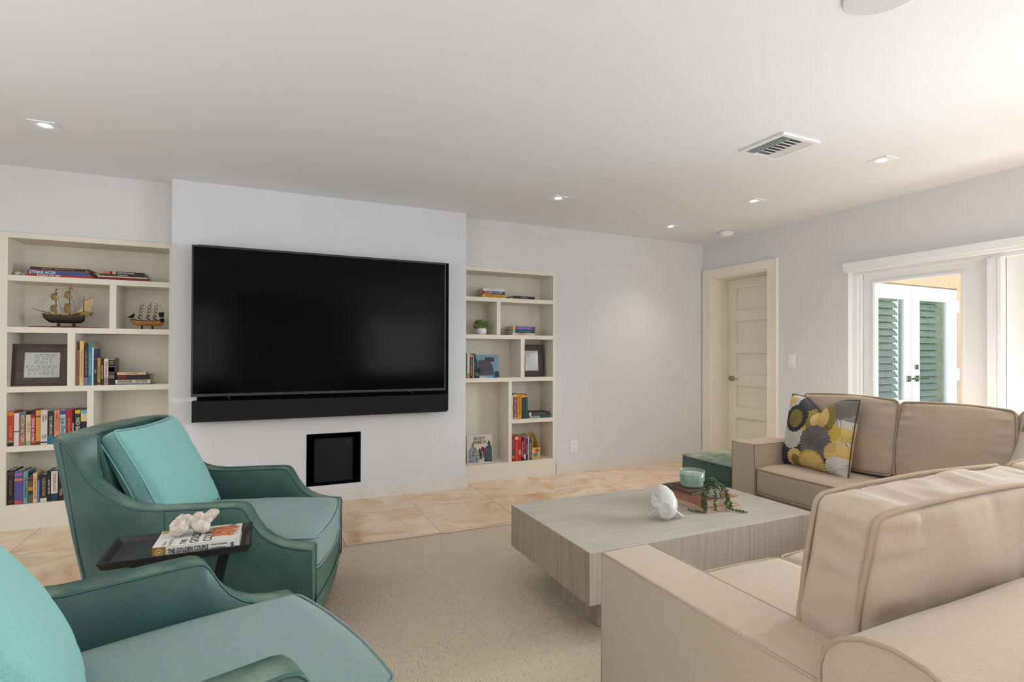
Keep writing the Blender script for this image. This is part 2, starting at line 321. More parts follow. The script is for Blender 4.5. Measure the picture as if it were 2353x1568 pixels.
def gridmap(t, n):  # concentrates samples at the ends
    u = -1+2*t/n; return math.sin(u*PI/2)*.6+u*.4
def cushion_bm(sx, sy, sz, r=.03, crown=.02, side=.008, n=14, wr=.003, seed=0, shape=None, gather=0.):
    """boxed cushion centred on origin; crown on the two z faces"""
    bm = BM(); bmesh.ops.create_cube(bm, size=2); bmesh.ops.subdivide_edges(bm, edges=bm.edges[:], cuts=n-1, use_grid_fill=True)
    hx, hy, hz = sx/2, sy/2, sz/2
    r = min(r, hz*.95)
    for v in bm.verts:
        q = [max(-1, min(1, c)) for c in v.co]
        q = [gridmap((c+1)/2*n, n) for c in q]
        p = Vector((q[0]*hx, q[1]*hy, q[2]*hz))
        inn = Vector((max(-hx+r, min(hx-r, p.x)), max(-hy+r, min(hy-r, p.y)), max(-hz+r, min(hz-r, p.z))))
        d = p-inn
        if d.length > 1e-9: p = inn+d.normalized()*r
        fx, fy, fz = 1-q[0]**2, 1-q[1]**2, 1-q[2]**2
        p.z += (1 if q[2] > 0 else -1)*abs(q[2])**2*crown*(max(fx, 0)*max(fy, 0))**.5
        p.x += q[0]*abs(q[0])*side*fy; p.y += q[1]*abs(q[1])*side*fx
        if wr:
            nv = noise.noise(Vector((p.x*7+seed*3.1, p.y*7, p.z*7)))*wr*1.6+noise.noise(Vector((p.x*22+seed, p.y*6, p.z*14)))*wr*.6
            nd = Vector((q[0]**5/hx*.1, q[1]**5/hy*.1, q[2]**5/hz*.1)); nd = nd.normalized() if nd.length > 1e-9 else Vector((0, 0, 1))
            p += nd*nv
        if gather:
            for ax, ot in ((0, 1), (1, 0)):
                e_ = max(0, (abs(q[ax])-.45)/.55)**1.5*(1-abs(q[ax])**14)
                p.z += (1 if q[2] > 0 else -1)*gather*e_*abs(q[2])*(noise.noise(Vector((p[ot]*38+seed, q[ax]*1.5, seed*2.)))-.15)
                if abs(q[ax]) > .8 and abs(q[2]) < .8: p[ax] += (1 if q[ax] > 0 else -1)*gather*.6*noise.noise(Vector((p[ot]*30+seed, p.z*6, seed)))*(1-q[2]**2)
        if shape: p = shape(p, q)
        v.co = p
    return bm
def rr_path(hx, hy, r, z, n=5, m=10, wob=0., seed=0):
    pts = []
    for (cx, cy, a0) in ((hx-r, hy-r, 0), (-hx+r, hy-r, PI/2), (-hx+r, -hy+r, PI), (hx-r, -hy+r, 3*PI/2)):
        for i in range(n+1):
            a = a0+PI/2*i/n; pts.append(Vector((cx+r*math.cos(a), cy+r*math.sin(a), z)))
    out = []
    for i, p in enumerate(pts):
        q = pts[(i+1) % len(pts)]; k = m if (q-p).length > r else 1
        for j in range(k): out.append(p.lerp(q, j/k))
    if wob:
        for p in out: p.z += noise.noise(Vector((p.x*6+seed, p.y*6, z*3)))*wob
    return out
def boxed_cushion(name, parent, loc, rot, sx, sy, sz, m, mw, r=.028, crown=.02, seed=0, pr=.005, wr=.003, side=.008, n=14, shape=None, gather=0.):
    o = obj(name, cushion_bm(sx, sy, sz, r, crown, side, n, wr, seed, shape, gather), m, parent, True); o.location = loc; o.rotation_euler = rot
    bm = BM()
    for s in (1, -1):
        path = rr_path(sx/2, sy/2, r*1.1, s*(sz/2-r*.28), wob=wr*.8, seed=seed)
        for p in path:
            p.x += (1 if p.x > 0 else -1)*(side*(1-(2*p.y/sy)**2)-.001) if abs(abs(p.x)-sx/2) < .002 else 0
            p.y += (1 if p.y > 0 else -1)*(side*(1-(2*p.x/sx)**2)-.001) if abs(abs(p.y)-sy/2) < .002 else 0
            if shape: p[:] = shape(p.copy(), (2*p.x/sx, 2*p.y/sy, s))
        tube(bm, path, pr, 6, closed=True)
    obj('piping', bm, mw, o, True)
    return o
def pillow_bm(w, h, t, n=24, pinch=.07, chop=0., seed=0):
    """knife-edge pillow in the xz plane, thickness along y; centred"""
    bm = BM(); G = {}
    for s in (1, -1):
        for i in range(n+1):
            for j in range(n+1):
                u, v = -1+2*i/n, -1+2*j/n
                edge = i in (0, n) or j in (0, n)
                if s == -1 and edge: G[(s, i, j)] = G[(1, i, j)]; continue
                x = u*w/2*(1-pinch*(1-v*v)); z = v*h/2*(1-pinch*(1-u*u))
                th = t/2*((1-u**4)*(1-v**4))**.55
                y = s*th+noise.noise(Vector((u*2+seed, v*2, s)))*.01*(1-u*u)*(1-v*v)
                if chop: z -= chop*math.exp(-(u/.33)**2)*max(0, v)**1.6; y += s*-.6*chop*math.exp(-(u/.2)**2)*max(0, v)**2*(0 if edge else 1)
                G[(s, i, j)] = bm.verts.new((x, y, z))
        for i in range(n):
            for j in range(n):
                q = [G[(s, i, j)], G[(s, i+1, j)], G[(s, i+1, j+1)], G[(s, i, j+1)]]
                bm.faces.new(q if s == -1 else q[::-1])
    rim = [G[(1, i, 0)].co.copy() for i in range(n)]+[G[(1, n, j)].co.copy() for j in range(n)]+[G[(1, i, n)].co.copy() for i in range(n, 0, -1)]+[G[(1, 0, j)].co.copy() for j in range(n, 0, -1)]
    return bm, rim

# ================================================================== THE ROOM
XR, YT, YR, CZ = 4.53, 4.527, 4.66, 2.44
XL, YF = -3.6, -4.6
struct(boxo('floor', XL, 4.9, YF-.15, 5.0, -.05, 0, M_FLOOR))
struct(boxo('ceiling', XL-.15, 4.9, YF-.15, 5.1, CZ, CZ+.1, M_CEIL))
bm = BM()   # far wall with the recessed bays and the television projection
box(bm, XL, -1.602, YR, 5.05, 0, CZ); box(bm, -1.602, -.613, YR, 5.05, 1.997, CZ); box(bm, -1.602, -.613, 4.95, 5.05, 0, 1.997)
wall_with_hole(bm, 0, -.613, 1.627, YT, 4.90, 0, CZ, .300, .718, .134, .548); box(bm, -.613, 1.627, 4.90, 5.05, 0, CZ)
box(bm, 1.627, 2.62, YR, 5.05, 1.997, CZ); box(bm, 1.627, 2.62, 4.95, 5.05, 0, 1.997)
box(bm, 2.62, 4.9, YR, 5.05, 0, CZ)
struct(obj('wall_back', bm, M_WALL))
bm = BM()
box(bm, XR, 4.9, 4.528, YR, 0, CZ); box(bm, XR, 4.9, 3.779, 4.528, 2.04, CZ); box(bm, XR, 4.72, 2.979, 3.779, 0, CZ)
box(bm, XR, 4.72, -.05, 2.979, 1.93, CZ); box(bm, XR, 4.72, YF, -.05, 0, CZ)
box(bm, 4.80, 4.9, 3.779, 4.528, 0, 2.04); box(bm, 4.72, 4.80, 3.70, 3.779, 0, CZ)
struct(obj('wall_right', bm, M_WALL))
bm = BM(); wall_with_hole(bm, 1, XL-.15, XL, YF-.15, 5.05, 0, CZ, -.6, 1.8, .1, 2.2); struct(obj('wall_left', bm, M_WALL))
bm = BM(); wall_with_hole(bm, 1, XL-.13, XL-.08, -.6, 1.8, .1, 2.2, -.54, 1.74, .16, 2.14); w = struct(obj('window_3', bm, M_WHITE)); boxo('pane', XL-.108, XL-.102, -.55, 1.75, .15, 2.15, M_GLASS, w)  # unseen left window, added to let more light in
bm = BM()
box(bm, XL, -2.7, YF-.15, YF, 0, CZ); box(bm, -.7, 2.1, YF-.15, YF, 0, CZ); box(bm, 4.3, 4.9, YF-.15, YF, 0, CZ)
for a, b in ((-2.7, -.7), (2.1, 4.3)): box(bm, a, b, YF-.15, YF, 2.25, CZ); box(bm, a, b, YF-.15, YF, 0, .1)
struct(obj('wall_front', bm, M_WALL))
for k, (a, b) in enumerate(((-2.7, -.7), (2.1, 4.3))):
    bm = BM(); wall_with_hole(bm, 0, a, b, YF-.13, YF-.08, .1, 2.25, a+.06, b-.06, .16, 2.19)
    w = struct(obj('window_%d' % (k+1), bm, M_WHITE)); boxo('pane', a+.05, b-.05, YF-.108, YF-.102, .15, 2.2, M_GLASS, w)

def baseboard(name, segs):
    bm = BM()
    for s in segs: box(bm, *s)
    bmesh.ops.remove_doubles(bm, verts=bm.verts, dist=1e-5)
    return struct(obj(name, bm, M_BASE))
baseboard('baseboard_back', [(-.628, 1.645, YT-.016, YT, 0, .095), (-.628, -.613, YT, YR, 0, .095), (1.627, 1.643, YT, YR, 0, .095), (2.62, XR, YR-.016, YR, 0, .105), (XL, -1.604, YR-.016, YR, 0, .105)])
baseboard('baseboard_right', [(XR-.016, XR, 2.985, 3.675, 0, .105), (XR-.016, XR, YF, -.05, 0, .105)])
baseboard('baseboard_left', [(XL, XL+.016, YF, YR, 0, .105)])

# ---- passage door in the right wall
bm = BM()
box(bm, XR-.022, XR, 3.675, 3.779, 0, 2.128); box(bm, XR-.022, XR, 4.528, 4.647, 0, 2.128); box(bm, XR-.022, XR, 3.779, 4.528, 2.04, 2.128)
box(bm, XR-.03, XR, 3.668, 3.682, 0, 2.135)
struct(obj('trim_1', bm, M_TRIM))['label'] = 'cream casing round the passage door'
bm = BM()
box(bm, XR, 4.78, 4.508, 4.528, 0, 2.04); box(bm, XR, 4.78, 3.779, 3.795, 0, 2.04); box(bm, XR, 4.78, 3.795, 4.508, 2.022, 2.04)
struct(obj('trim_2', bm, M_TRIM))
bm = BM()
Y0, Y1 = 3.797, 4.506
box(bm, 4.760, 4.80, Y1-.115, Y1, .004, 2.02); box(bm, 4.760, 4.80, Y0, Y0+.115, .004, 2.02)
zs = [(1.913, 1.671), (1.557, 1.318), (1.201, .964), (.848, .607), (.491, .25)]
rails = [(2.02, 1.913)]+[(zs[i][1], zs[i+1][0]) for i in range(4)]+[(.25, .004)]
for a, b in rails: box(bm, 4.760, 4.80, Y0+.115, Y1-.115, b, a)
d = struct(obj('door_1', bm, M_TRIM))
for a, b in zs:
    bm = BM(); box(bm, 4.780, 4.795, Y0+.112, Y1-.112, b-.003, a+.003)
    v = [v for v in bm.verts if v.co.x < 4.78]
    obj('panel', bm, M_TRIM, d)
bm = BM(); box(bm, 4.750, 4.760, 4.427, 4.488, .888, .948, .002); cyl(bm, (4.74, 4.457, .918), .011, .03, 14, axis='x'); box(bm, 4.722, 4.735, 4.35, 4.47, .909, .926, .004)
obj('door_handle', bm, M_CHROME, d)

# ---- glazed sliding doors in the right wall
FX0, FX1 = 4.632, 4.70
bm = BM()
box(bm, 4.60, 4.72, 2.945, 2.979, .0, 1.93); box(bm, 4.60, 4.72, -.05, 2.945, 1.87, 1.93); box(bm, 4.60, 4.72, -.05, -.02, 0, 1.87); box(bm, 4.60, 4.72, -.02, 2.945, 0, .02)
box(bm, 4.615, 4.64, 2.925, 2.945, .02, 1.87)
fr = struct(obj('trim_3', bm, M_WHITE))
def slider(name, ya, yb, sa, sb):
    bm = BM(); wall_with_hole(bm, 1, FX0+.02, FX1, ya, yb, .02, 1.87, ya+sa, yb-sb, .16, 1.793)
    y0, y1 = ya+sa, yb-sb
    # glazing bead
    for q in ((FX0+.012, FX0+.02, y0-.018, y0-.006, .148, 1.805), (FX0+.012, FX0+.02, y1+.006, y1+.018, .148, 1.805), (FX0+.012, FX0+.02, y0-.006, y1+.006, 1.799, 1.811), (FX0+.012, FX0+.02, y0-.006, y1+.006, .142, .154)): box(bm, *q)
    o = struct(obj(name, bm, M_WHITE)); boxo('pane', FX0+.045, FX0+.051, y0-.01, y1+.01, .15, 1.80, M_GLASS, o)
    return o
slider('door_2', 2.035, 2.923, .182, .09)
bm = BM(); box(bm, 4.60, 4.72, 1.952, 2.031, .02, 1.87); box(bm, 4.585, 4.60, 2.0, 2.031, .02, 1.87); box(bm, 4.585, 4.60, 1.952, 1.972, .02, 1.87)
struct(obj('trim_4', bm, M_WHITE))
slider('door_3', .98, 1.948, .09, .20); slider('door_4', -.02, .96, .09, .09)
bm = BM(); box(bm, XR-.06, XR, -.07, 2.995, 1.905, 1.968, .006); box(bm, XR-.05, XR-.01, -.06, 2.985, 1.888, 1.905)
tag(obj('roller_shade', bm, M_WHITE), 'white cassette of a raised roller shade above the glazed doors', 'shade')

# ---- light switch, wall outlet
t = empty('light_switch', (XR, 3.52, 1.13), label='white wall switch beside the passage door', cat='switch')
bm = BM(); box(bm, -.006, 0, -.038, .038, -.062, .062, .002); obj('switch_plate', bm, M_WHITE, t)
bm = BM(); box(bm, -.011, -.006, -.018, .018, -.035, .035, .002); obj('rocker', bm, M_WHITE, t)
t = empty('wall_outlet', (2.825, YR, .262), label='white power outlet low on the far wall', cat='outlet')
bm = BM(); box(bm, -.037, .037, -.006, 0, -.06, .06, .002); obj('cover_plate', bm, M_WHITE, t)
bm = BM()
for z in (-.024, .024):
    box(bm, -.017, .017, -.009, -.006, z-.016, z+.016)
obj('receptacle', bm, M_WHITE, t)
for z in (-.024, .024):
    bm = BM()
    for x in (-.007, .007): box(bm, x-.0015, x+.0015, -.0098, -.009, z-.002, z+.008)
    cyl(bm, (0, -.0094, z-.009), .003, .001, 8, axis='y')
    obj('socket_slots', bm, M_BLACK, t)


# ---- outdoors: a wing of the house with louvred french doors, paving and a hedge
EY = 2.95
bm = BM()
box(bm, 6.125, 12, EY, EY+.2, -.05, 3.2); box(bm, 4.72, 6.125, EY, EY+.2, 1.835, 3.2); box(bm, 4.72, 4.745, EY+.001, EY+.2, -.05, 1.835)
struct(obj('wall_outside', bm, M_STUCCO))
struct(boxo('ground_paving', 4.72, 16, -14, EY+.5, -.08, -.03, M_PAVE))
struct(boxo('ground_left', -12, XL-.15, YF-.15, 5, -.08, -.03, M_PAVE))
struct(boxo('ground_behind_camera', -12, 4.72, -14, YF-.15, -.08, -.03, M_PAVE))
def french(xa, xb, ga, gb, hinge):
    t = empty('french_door', ((xa+xb)/2, EY+.02, 0), label='white exterior french door leaf with louvres, ' + ('hinge side next to the peach stucco' if hinge else 'nearer the sliding door frame'), cat='door')
    c = (xa+xb)/2
    bm = BM(); wall_with_hole(bm, 0, xa-c, xb-c, -.02, .03, -.02, 1.82, ga-c, gb-c, .15, 1.695); obj('leaf_frame', bm, M_WHITE, t)
    boxo('pane', ga-c-.005, gb-c+.005, -.004, .002, .145, 1.70, M_GLASSR, t)
    bm = BM()
    z = .17
    while z < 1.69:
        v = [bm.verts.new(p) for p in ((ga-c, .032, z), (gb-c, .032, z), (gb-c, .06, z+.052), (ga-c, .06, z+.052), (ga-c, .037, z-.004), (gb-c, .037, z-.004), (gb-c, .066, z+.049), (ga-c, .066, z+.049))]
        for q in ((0, 1, 2, 3), (7, 6, 5, 4), (0, 4, 5, 1), (2, 6, 7, 3), (0, 3, 7, 4), (1, 5, 6, 2)): bm.faces.new([v[i] for i in q])
        z += .063
    obj('louvres', bm, M_SLAT, t)
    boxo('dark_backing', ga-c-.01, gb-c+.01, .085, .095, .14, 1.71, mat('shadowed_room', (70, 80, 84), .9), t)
    hx = (gb+xb)/2-c if not hinge else (xa+ga)/2-c
    bm = BM(); box(bm, hx-.028, hx+.028, -.032, -.02, .945, 1.0, .002); box(bm, hx-(.0 if hinge else .01), hx+(.13 if hinge else .05), -.06, -.048, .966, .98); cyl(bm, (hx, -.04, .972), .009, .03, 12, axis='y')
    obj('handle', bm, M_CHROME, t)
    if hinge:
        bm = BM(); box(bm, hx-.024, hx+.024, -.03, -.02, 1.055, 1.10, .002); obj('deadbolt', bm, M_CHROME, t)
        for z in (1.66, 1.0):
            bm = BM(); box(bm, xb-c-.005, xb-c+.02, -.035, -.02, z-.06, z+.06, .002); obj('hinge', bm, M_WHITE, t)
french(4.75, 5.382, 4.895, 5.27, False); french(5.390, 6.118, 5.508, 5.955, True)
bm = BM()
rr = random.Random(3)
for k in range(11000):
    c = Vector((rr.uniform(7.6, 12.5), rr.uniform(-3.2, 2.2), rr.uniform(-.02, 2.3)))
    if c.x > 8.2 and c.z < 2.0 and rr.random() < .6: c.x = 7.6+rr.random()*.6
    s = rr.uniform(.025, .05); n = Vector((rr.gauss(0, 1), rr.gauss(0, 1), rr.gauss(.3, 1))).normalized(); u = n.orthogonal().normalized(); v = n.cross(u)
    ang = rr.uniform(0, 6.28); a = (u*math.cos(ang)+v*math.sin(ang))*s; b = (v*math.cos(ang)-u*math.sin(ang))*s*.5
    bm.faces.new([bm.verts.new(c+p) for p in (a, b, -a, -b)])
for (cx, cy, rx_, ry_, rz_) in ((9.6, -.4, 1.5, 2.5, 2.2), (11, 1.2, 1.6, 1.6, 2.0), (9.4, -2.6, 1.4, 1.5, 2.1)):
    ret = bmesh.ops.create_icosphere(bm, subdivisions=4, radius=1)
    for v in ret['verts']:
        k_ = 1+.15*noise.noise(v.co*3); v.co = Vector((cx+v.co.x*rx_*k_, cy+v.co.y*ry_*k_, max(-.03, .2+v.co.z*rz_*k_)))
o = obj('hedge', bm, M_LEAVES); tag(o, 'green garden foliage mirrored in the louvred french doors', 'hedge', kind='stuff')

# ================================================================== CEILING FIXTURES
M_LED = emis('led_lens', (1, .93, .82), 14)
def downlight(x, y, label, power=P_['spot']):
    t = empty('recessed_downlight', (x, y, CZ), label=label, cat='ceiling light', group='square recessed downlights')
    bm = BM(); n = 28; q = .06
    outer = []
    for i in range(n):
        a = 2*PI*(i+.5)/n; cx, cy = math.cos(a), math.sin(a); s = q/max(abs(cx), abs(cy)); outer.append((cx*s, cy*s))
    ro = [bm.verts.new((x_, y_, -.0)) for x_, y_ in outer]; rb = [bm.verts.new((x_, y_, -.006)) for x_, y_ in outer]
    ri = [bm.verts.new((.040*math.cos(2*PI*(i+.5)/n), .040*math.sin(2*PI*(i+.5)/n), -.006)) for i in range(n)]
    rc = [bm.verts.new((.024*math.cos(2*PI*(i+.5)/n), .024*math.sin(2*PI*(i+.5)/n), -.001)) for i in range(n)]
    for i in range(n):
        j = (i+1) % n
        for a, b in ((ro, rb), (rb, ri), (ri, rc)): bm.faces.new((a[i], b[i], b[j], a[j]))
    obj('trim_plate', bm, M_WHITE, t)
    bm = BM(); cyl(bm, (0, 0, -.0025), .023, .003, 24); obj('lens', bm, M_LED, t)
    l = bpy.data.lights.new('downlight_lamp', 'SPOT'); l.energy = power; l.color = (1, .92, .82); l.spot_size = 1.7; l.spot_blend = .9; l.shadow_soft_size = .025
    lo = bpy.data.objects.new('downlight_lamp', l); COL.objects.link(lo); lo.parent = t; lo.location = (0, 0, -.012)
for x, y, lb in ((-1.106, 3.748, 'square recessed downlight above the left bookcase'), (2.129, 3.757, 'square recessed downlight above the right bookcase'),
                 (3.594, 4.123, 'square recessed downlight nearest the room corner by the smoke detector'), (3.602, 3.142, 'square recessed downlight in front of the passage door'),
                 (3.583, 2.132, 'square recessed downlight beside the ceiling vent')):
    downlight(x, y, lb)
for x, y, lb in ((-1.106, 1.25, 'added unseen downlight above the near armchair'), (.8, 1.25, 'added unseen downlight above the rug'), (2.25, .72, 'added unseen downlight above the near sofa seats'), (-1.106, -1.0, 'added unseen downlight behind the camera on the left'), (.5, -1.6, 'added unseen downlight furthest behind the camera'), (3.59, 1.13, 'added unseen downlight above the sofa corner')):      # out-of-view lamps added to brighten the middle of the room
    downlight(x, y, lb, P_['spot2'])

def vent(x0, x1, y0, y1):
    cx, cy = (x0+x1)/2, (y0+y1)/2; hx, hy = (x1-x0)/2, (y1-y0)/2
    t = empty('ceiling_vent', (cx, cy, CZ), label='white square air vent with curved blades in the ceiling', cat='vent')
    bm = BM(); b = .022
    wallring = [(-hx, hx, -hy, -hy+b), (-hx, hx, hy-b, hy), (-hx, -hx+b, -hy+b, hy-b), (hx-b, hx, -hy+b, hy-b)]
    for q in wallring: box(bm, *q, -.012, 0)
    obj('frame', bm, M_WHITE, t)
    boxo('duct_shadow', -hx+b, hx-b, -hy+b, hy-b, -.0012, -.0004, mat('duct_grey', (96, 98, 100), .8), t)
    bm = BM()
    def blade(pts_a, pts_b):
        for i in range(len(pts_a)-1):
            bm.faces.new([bm.verts.new(p) for p in (pts_a[i], pts_b[i], pts_b[i+1], pts_a[i+1])])
    ix, iy = hx-b, hy-b
    for i in range(4):    # curved blades along y on both x sides
        for s in (-1, 1):
            x = s*(ix-.006-i*.019)
            pr = [(x-s*.016, -.002), (x-s*.012, -.008), (x-s*.006, -.0118), (x, -.0135)]
            blade([(p, -iy, z) for p, z in pr], [(p, iy-.0, z) for p, z in pr])
    for i in range(7):    # cross blades in the middle
        y = -iy+.02+i*.034
        pr = [(y, -.002), (y-.006, -.008), (y-.014, -.011), (y-.022, -.012)]
        blade([(-ix+.08, p, z) for p, z in pr], [(ix-.08, p, z) for p, z in pr])
    o = obj('blades', bm, M_WHITE, t); md = o.modifiers.new('s', 'SOLIDIFY'); md.thickness = .0012
vent(2.636, 2.947, 2.10, 2.405)
t = empty('smoke_detector', (4.27, 4.07, CZ), label='round white smoke detector near the room corner', cat='smoke detector')
bm = BM(); lathe(bm, [(.062, 0), (.075, -.006), (.075, -.018), (.068, -.024)]); obj('base', bm, M_WHITE, t, True)
bm = BM(); lathe(bm, [(.066, -.024), (.062, -.038), (.045, -.046), (.0, -.047)][:3]); obj('sensor_cap', bm, M_WHITE, t, True)
bm = BM(); cyl(bm, (.03, -.03, -.044), .006, .006, 12); obj('test_button', bm, flat((190, 190, 188)), t)
t = empty('ceiling_speaker', (1.93, 1.135, CZ), label='round white ceiling speaker at the top edge of the picture', cat='speaker')
bm = BM(); lathe(bm, [(.128, 0), (.13, -.004), (.126, -.007), (.118, -.007)]); obj('rim', bm, M_WHITE, t, True)
bm = BM(); cyl(bm, (0, 0, -.005), .118, .006, 48); obj('grille', bm, mat('speaker_grille', (214, 214, 214), .7, bump=.6, bscale=700), t)

# ================================================================== BUILT-IN BOOKCASES
def bookcase(name, label, x0, x1, xo0, xo1, shelves, dividers, partial):
    """xo*: opening; shelves: z of shelf tops; dividers: (x0,x1,zlo,zhi)"""
    t = empty(name, ((x0+x1)/2, YR, 0), label=label, cat='bookcase'); c = (x0+x1)/2
    yf, yb = -.006, .26
    bm = BM(); ztop = 1.995
    box(bm, x0-c, xo0-c, yf, yb, 0, ztop); box(bm, xo1-c, x1-c, yf, yb, 0, ztop); box(bm, xo0-c, xo1-c, yf, yb, 1.957, ztop)
    obj('frame', bm, M_CASE, t)
    boxo('back_panel', xo0-c, xo1-c, yb, yb+.012, .1, 1.957, M_CASE, t)
    boxo('plinth', xo0-c, xo1-c, yf, yb, 0, shelves[-1], M_CASE, t)
    for z, a, b in partial: boxo('shelf', a-c, b-c, yf+.001, yb, z-.038, z, M_CASE, t)
    for z in shelves[:-1]: boxo('shelf', xo0-c, xo1-c, yf+.001, yb, z-.038, z, M_CASE, t)
    for a, b, zl, zh in dividers: boxo('divider', a-c, b-c, yf, yb, zl, zh, M_CASE, t)
    return t
bookcase('built_in_bookcase', 'cream built-in bookcase left of the television holding model ships and framed picture', -1.602, -.614, -1.561, -.645,
         [1.707, 1.36, .958, .56, .168], [(-1.004, -.965, 1.36, 1.669), (-1.240, -1.198, .958, 1.322), (-1.128, -1.091, .56, .92), (-.93, -.892, .168, .522)], [])
bookcase('built_in_bookcase', 'cream built-in bookcase right of the television holding small plant and book stacks', 1.629, 2.618, 1.668, 2.582,
         [1.715, 1.366, .961, .158], [(1.979, 2.017, 1.366, 1.677), (2.230, 2.271, .961, 1.328), (2.103, 2.138, .158, .923)], [(.561, 2.138, 2.582)])

# ================================================================== BOOKS
def book(loc, w, h, d, c, label, flatly=False, bands=(), title=None, tc=(235, 230, 220), group=None, paper=False, cover=None, rotz=0., lean=0., tsize=.55, tz=.5, tw=.8):
    """local frame: spine at y=0 facing -y, thickness along x, height along z.  flatly: lying with the spine to the front"""
    t = empty('book', loc, ((0, -PI/2, rotz) if flatly else (0, lean, rotz)), label=label, cat='book', group=group)
    m = flat(c, .45); k = .0022 if not paper else .0008
    bm = BM()
    box(bm, -w/2, w/2, 0, .002, 0, h); box(bm, -w/2, -w/2+k, .002, d, 0, h); box(bm, w/2-k, w/2, .002, d, 0, h)
    obj('cover', bm, m, t)
    i = .003 if not paper else .0003
    if w > 2.2*k: boxo('pages', -w/2+k, w/2-k, .002, d-i, i, h-i, M_PAGES, t)
    for a, b, cc in bands: boxo('spine_band', -w/2+.0003, w/2-.0003, -.0006, .0002, a*h, b*h, flat(cc, .45), t)
    if cover: boxo('cover_art', w/2-.0002, w/2+.0005, .004, d-.004, .004, h-.004, flat(cover, .4), t)
    if title:
        text_obj(title, w*tsize*1.25, flat(tc, .5), t, (0, -.0012, h*tz), (PI/2, PI/2, 0), width=h*tw)
    return t
SP = 4.672
def row(group, z, yb, specs):
    for s in specs:
        x0, x1, h, c, label = s[:5]; kw = dict(s[5]) if len(s) > 5 else {}
        dep = kw.pop('d', min(.19, .66*h))
        book(((x0+x1)/2, kw.pop('y', yb), z+.0006), x1-x0-.0008, h, dep, c, label, group=group, **kw)
row('books standing on the third shelf of the left bookcase', .958, SP, [
 (-1.1980, -1.1775, .2478, (134, 100, 78), 'faded brown thin book standing beside the shelf divider', {'bands': [(.2, .8, (148, 112, 88))], 'title': 'NORTHERN LIVES', 'tc': (90, 60, 44)}),
 (-1.1768, -1.1533, .3112, (222, 184, 118), 'tall pale yellow book, tallest upright on its shelf', {'title': 'THE ISLAND HOUSE BOOK', 'tc': (190, 146, 84), 'bands': [(.0, .06, (226, 196, 140))]}),
 (-1.1523, -1.1282, .2749, (46, 34, 52), 'dark purple book between the yellow and turquoise ones', {'title': 'WHERE THE SEA MEETS', 'tc': (150, 120, 140), 'bands': [(.0, .2, (120, 112, 150))], 'tz': .55}),
 (-1.1272, -1.1072, .3026, (50, 132, 148), 'tall turquoise book with pale lettering on its spine', {'title': 'A BOATING COMPANION', 'tc': (150, 206, 212), 'cover': (196, 168, 110)}),
 (-1.1062, -1.0967, .2639, (222, 218, 214), 'slim white spined book with blue cover facing right', {'cover': (54, 74, 122)}),
 (-1.0960, -1.0756, .1937, (36, 40, 48), 'charcoal paperback with white script on the spine', {'title': 'Lucy', 'tc': (222, 222, 224), 'tw': .4, 'bands': [(.9, .98, (60, 66, 76))]}),
 (-1.0748, -1.0565, .1925, (184, 142, 52), 'mustard paperback in the middle of the upright row', {'title': 'THE ADVENTURE', 'tc': (130, 92, 30), 'bands': [(.03, .1, (60, 46, 24))]}),
 (-1.0558, -1.0385, .1863, (26, 24, 26), 'slim black paperback with tiny white lettering', {'title': 'THE MAGIC HOURS', 'tc': (210, 206, 200)}),
 (-1.0377, -1.0115, .1863, (222, 206, 188), 'white paperback with mauve foot and red lettering', {'title': 'SWEET ROMANCE', 'tc': (176, 70, 60), 'tz': .6, 'tw': .6, 'bands': [(.0, .28, (158, 122, 122))]}),
 (-1.0104, -.9748, .1893, (20, 20, 20), 'thick black book lettered WALLY LAMB with gold top band', {'cover': (92, 86, 74), 'bands': [(.93, 1., (150, 132, 76)), (.46, .70, (110, 96, 88)), (.49, .67, (58, 44, 42))], 'd': .125}),
])
g = 'books standing on the fourth shelf of the left bookcase'
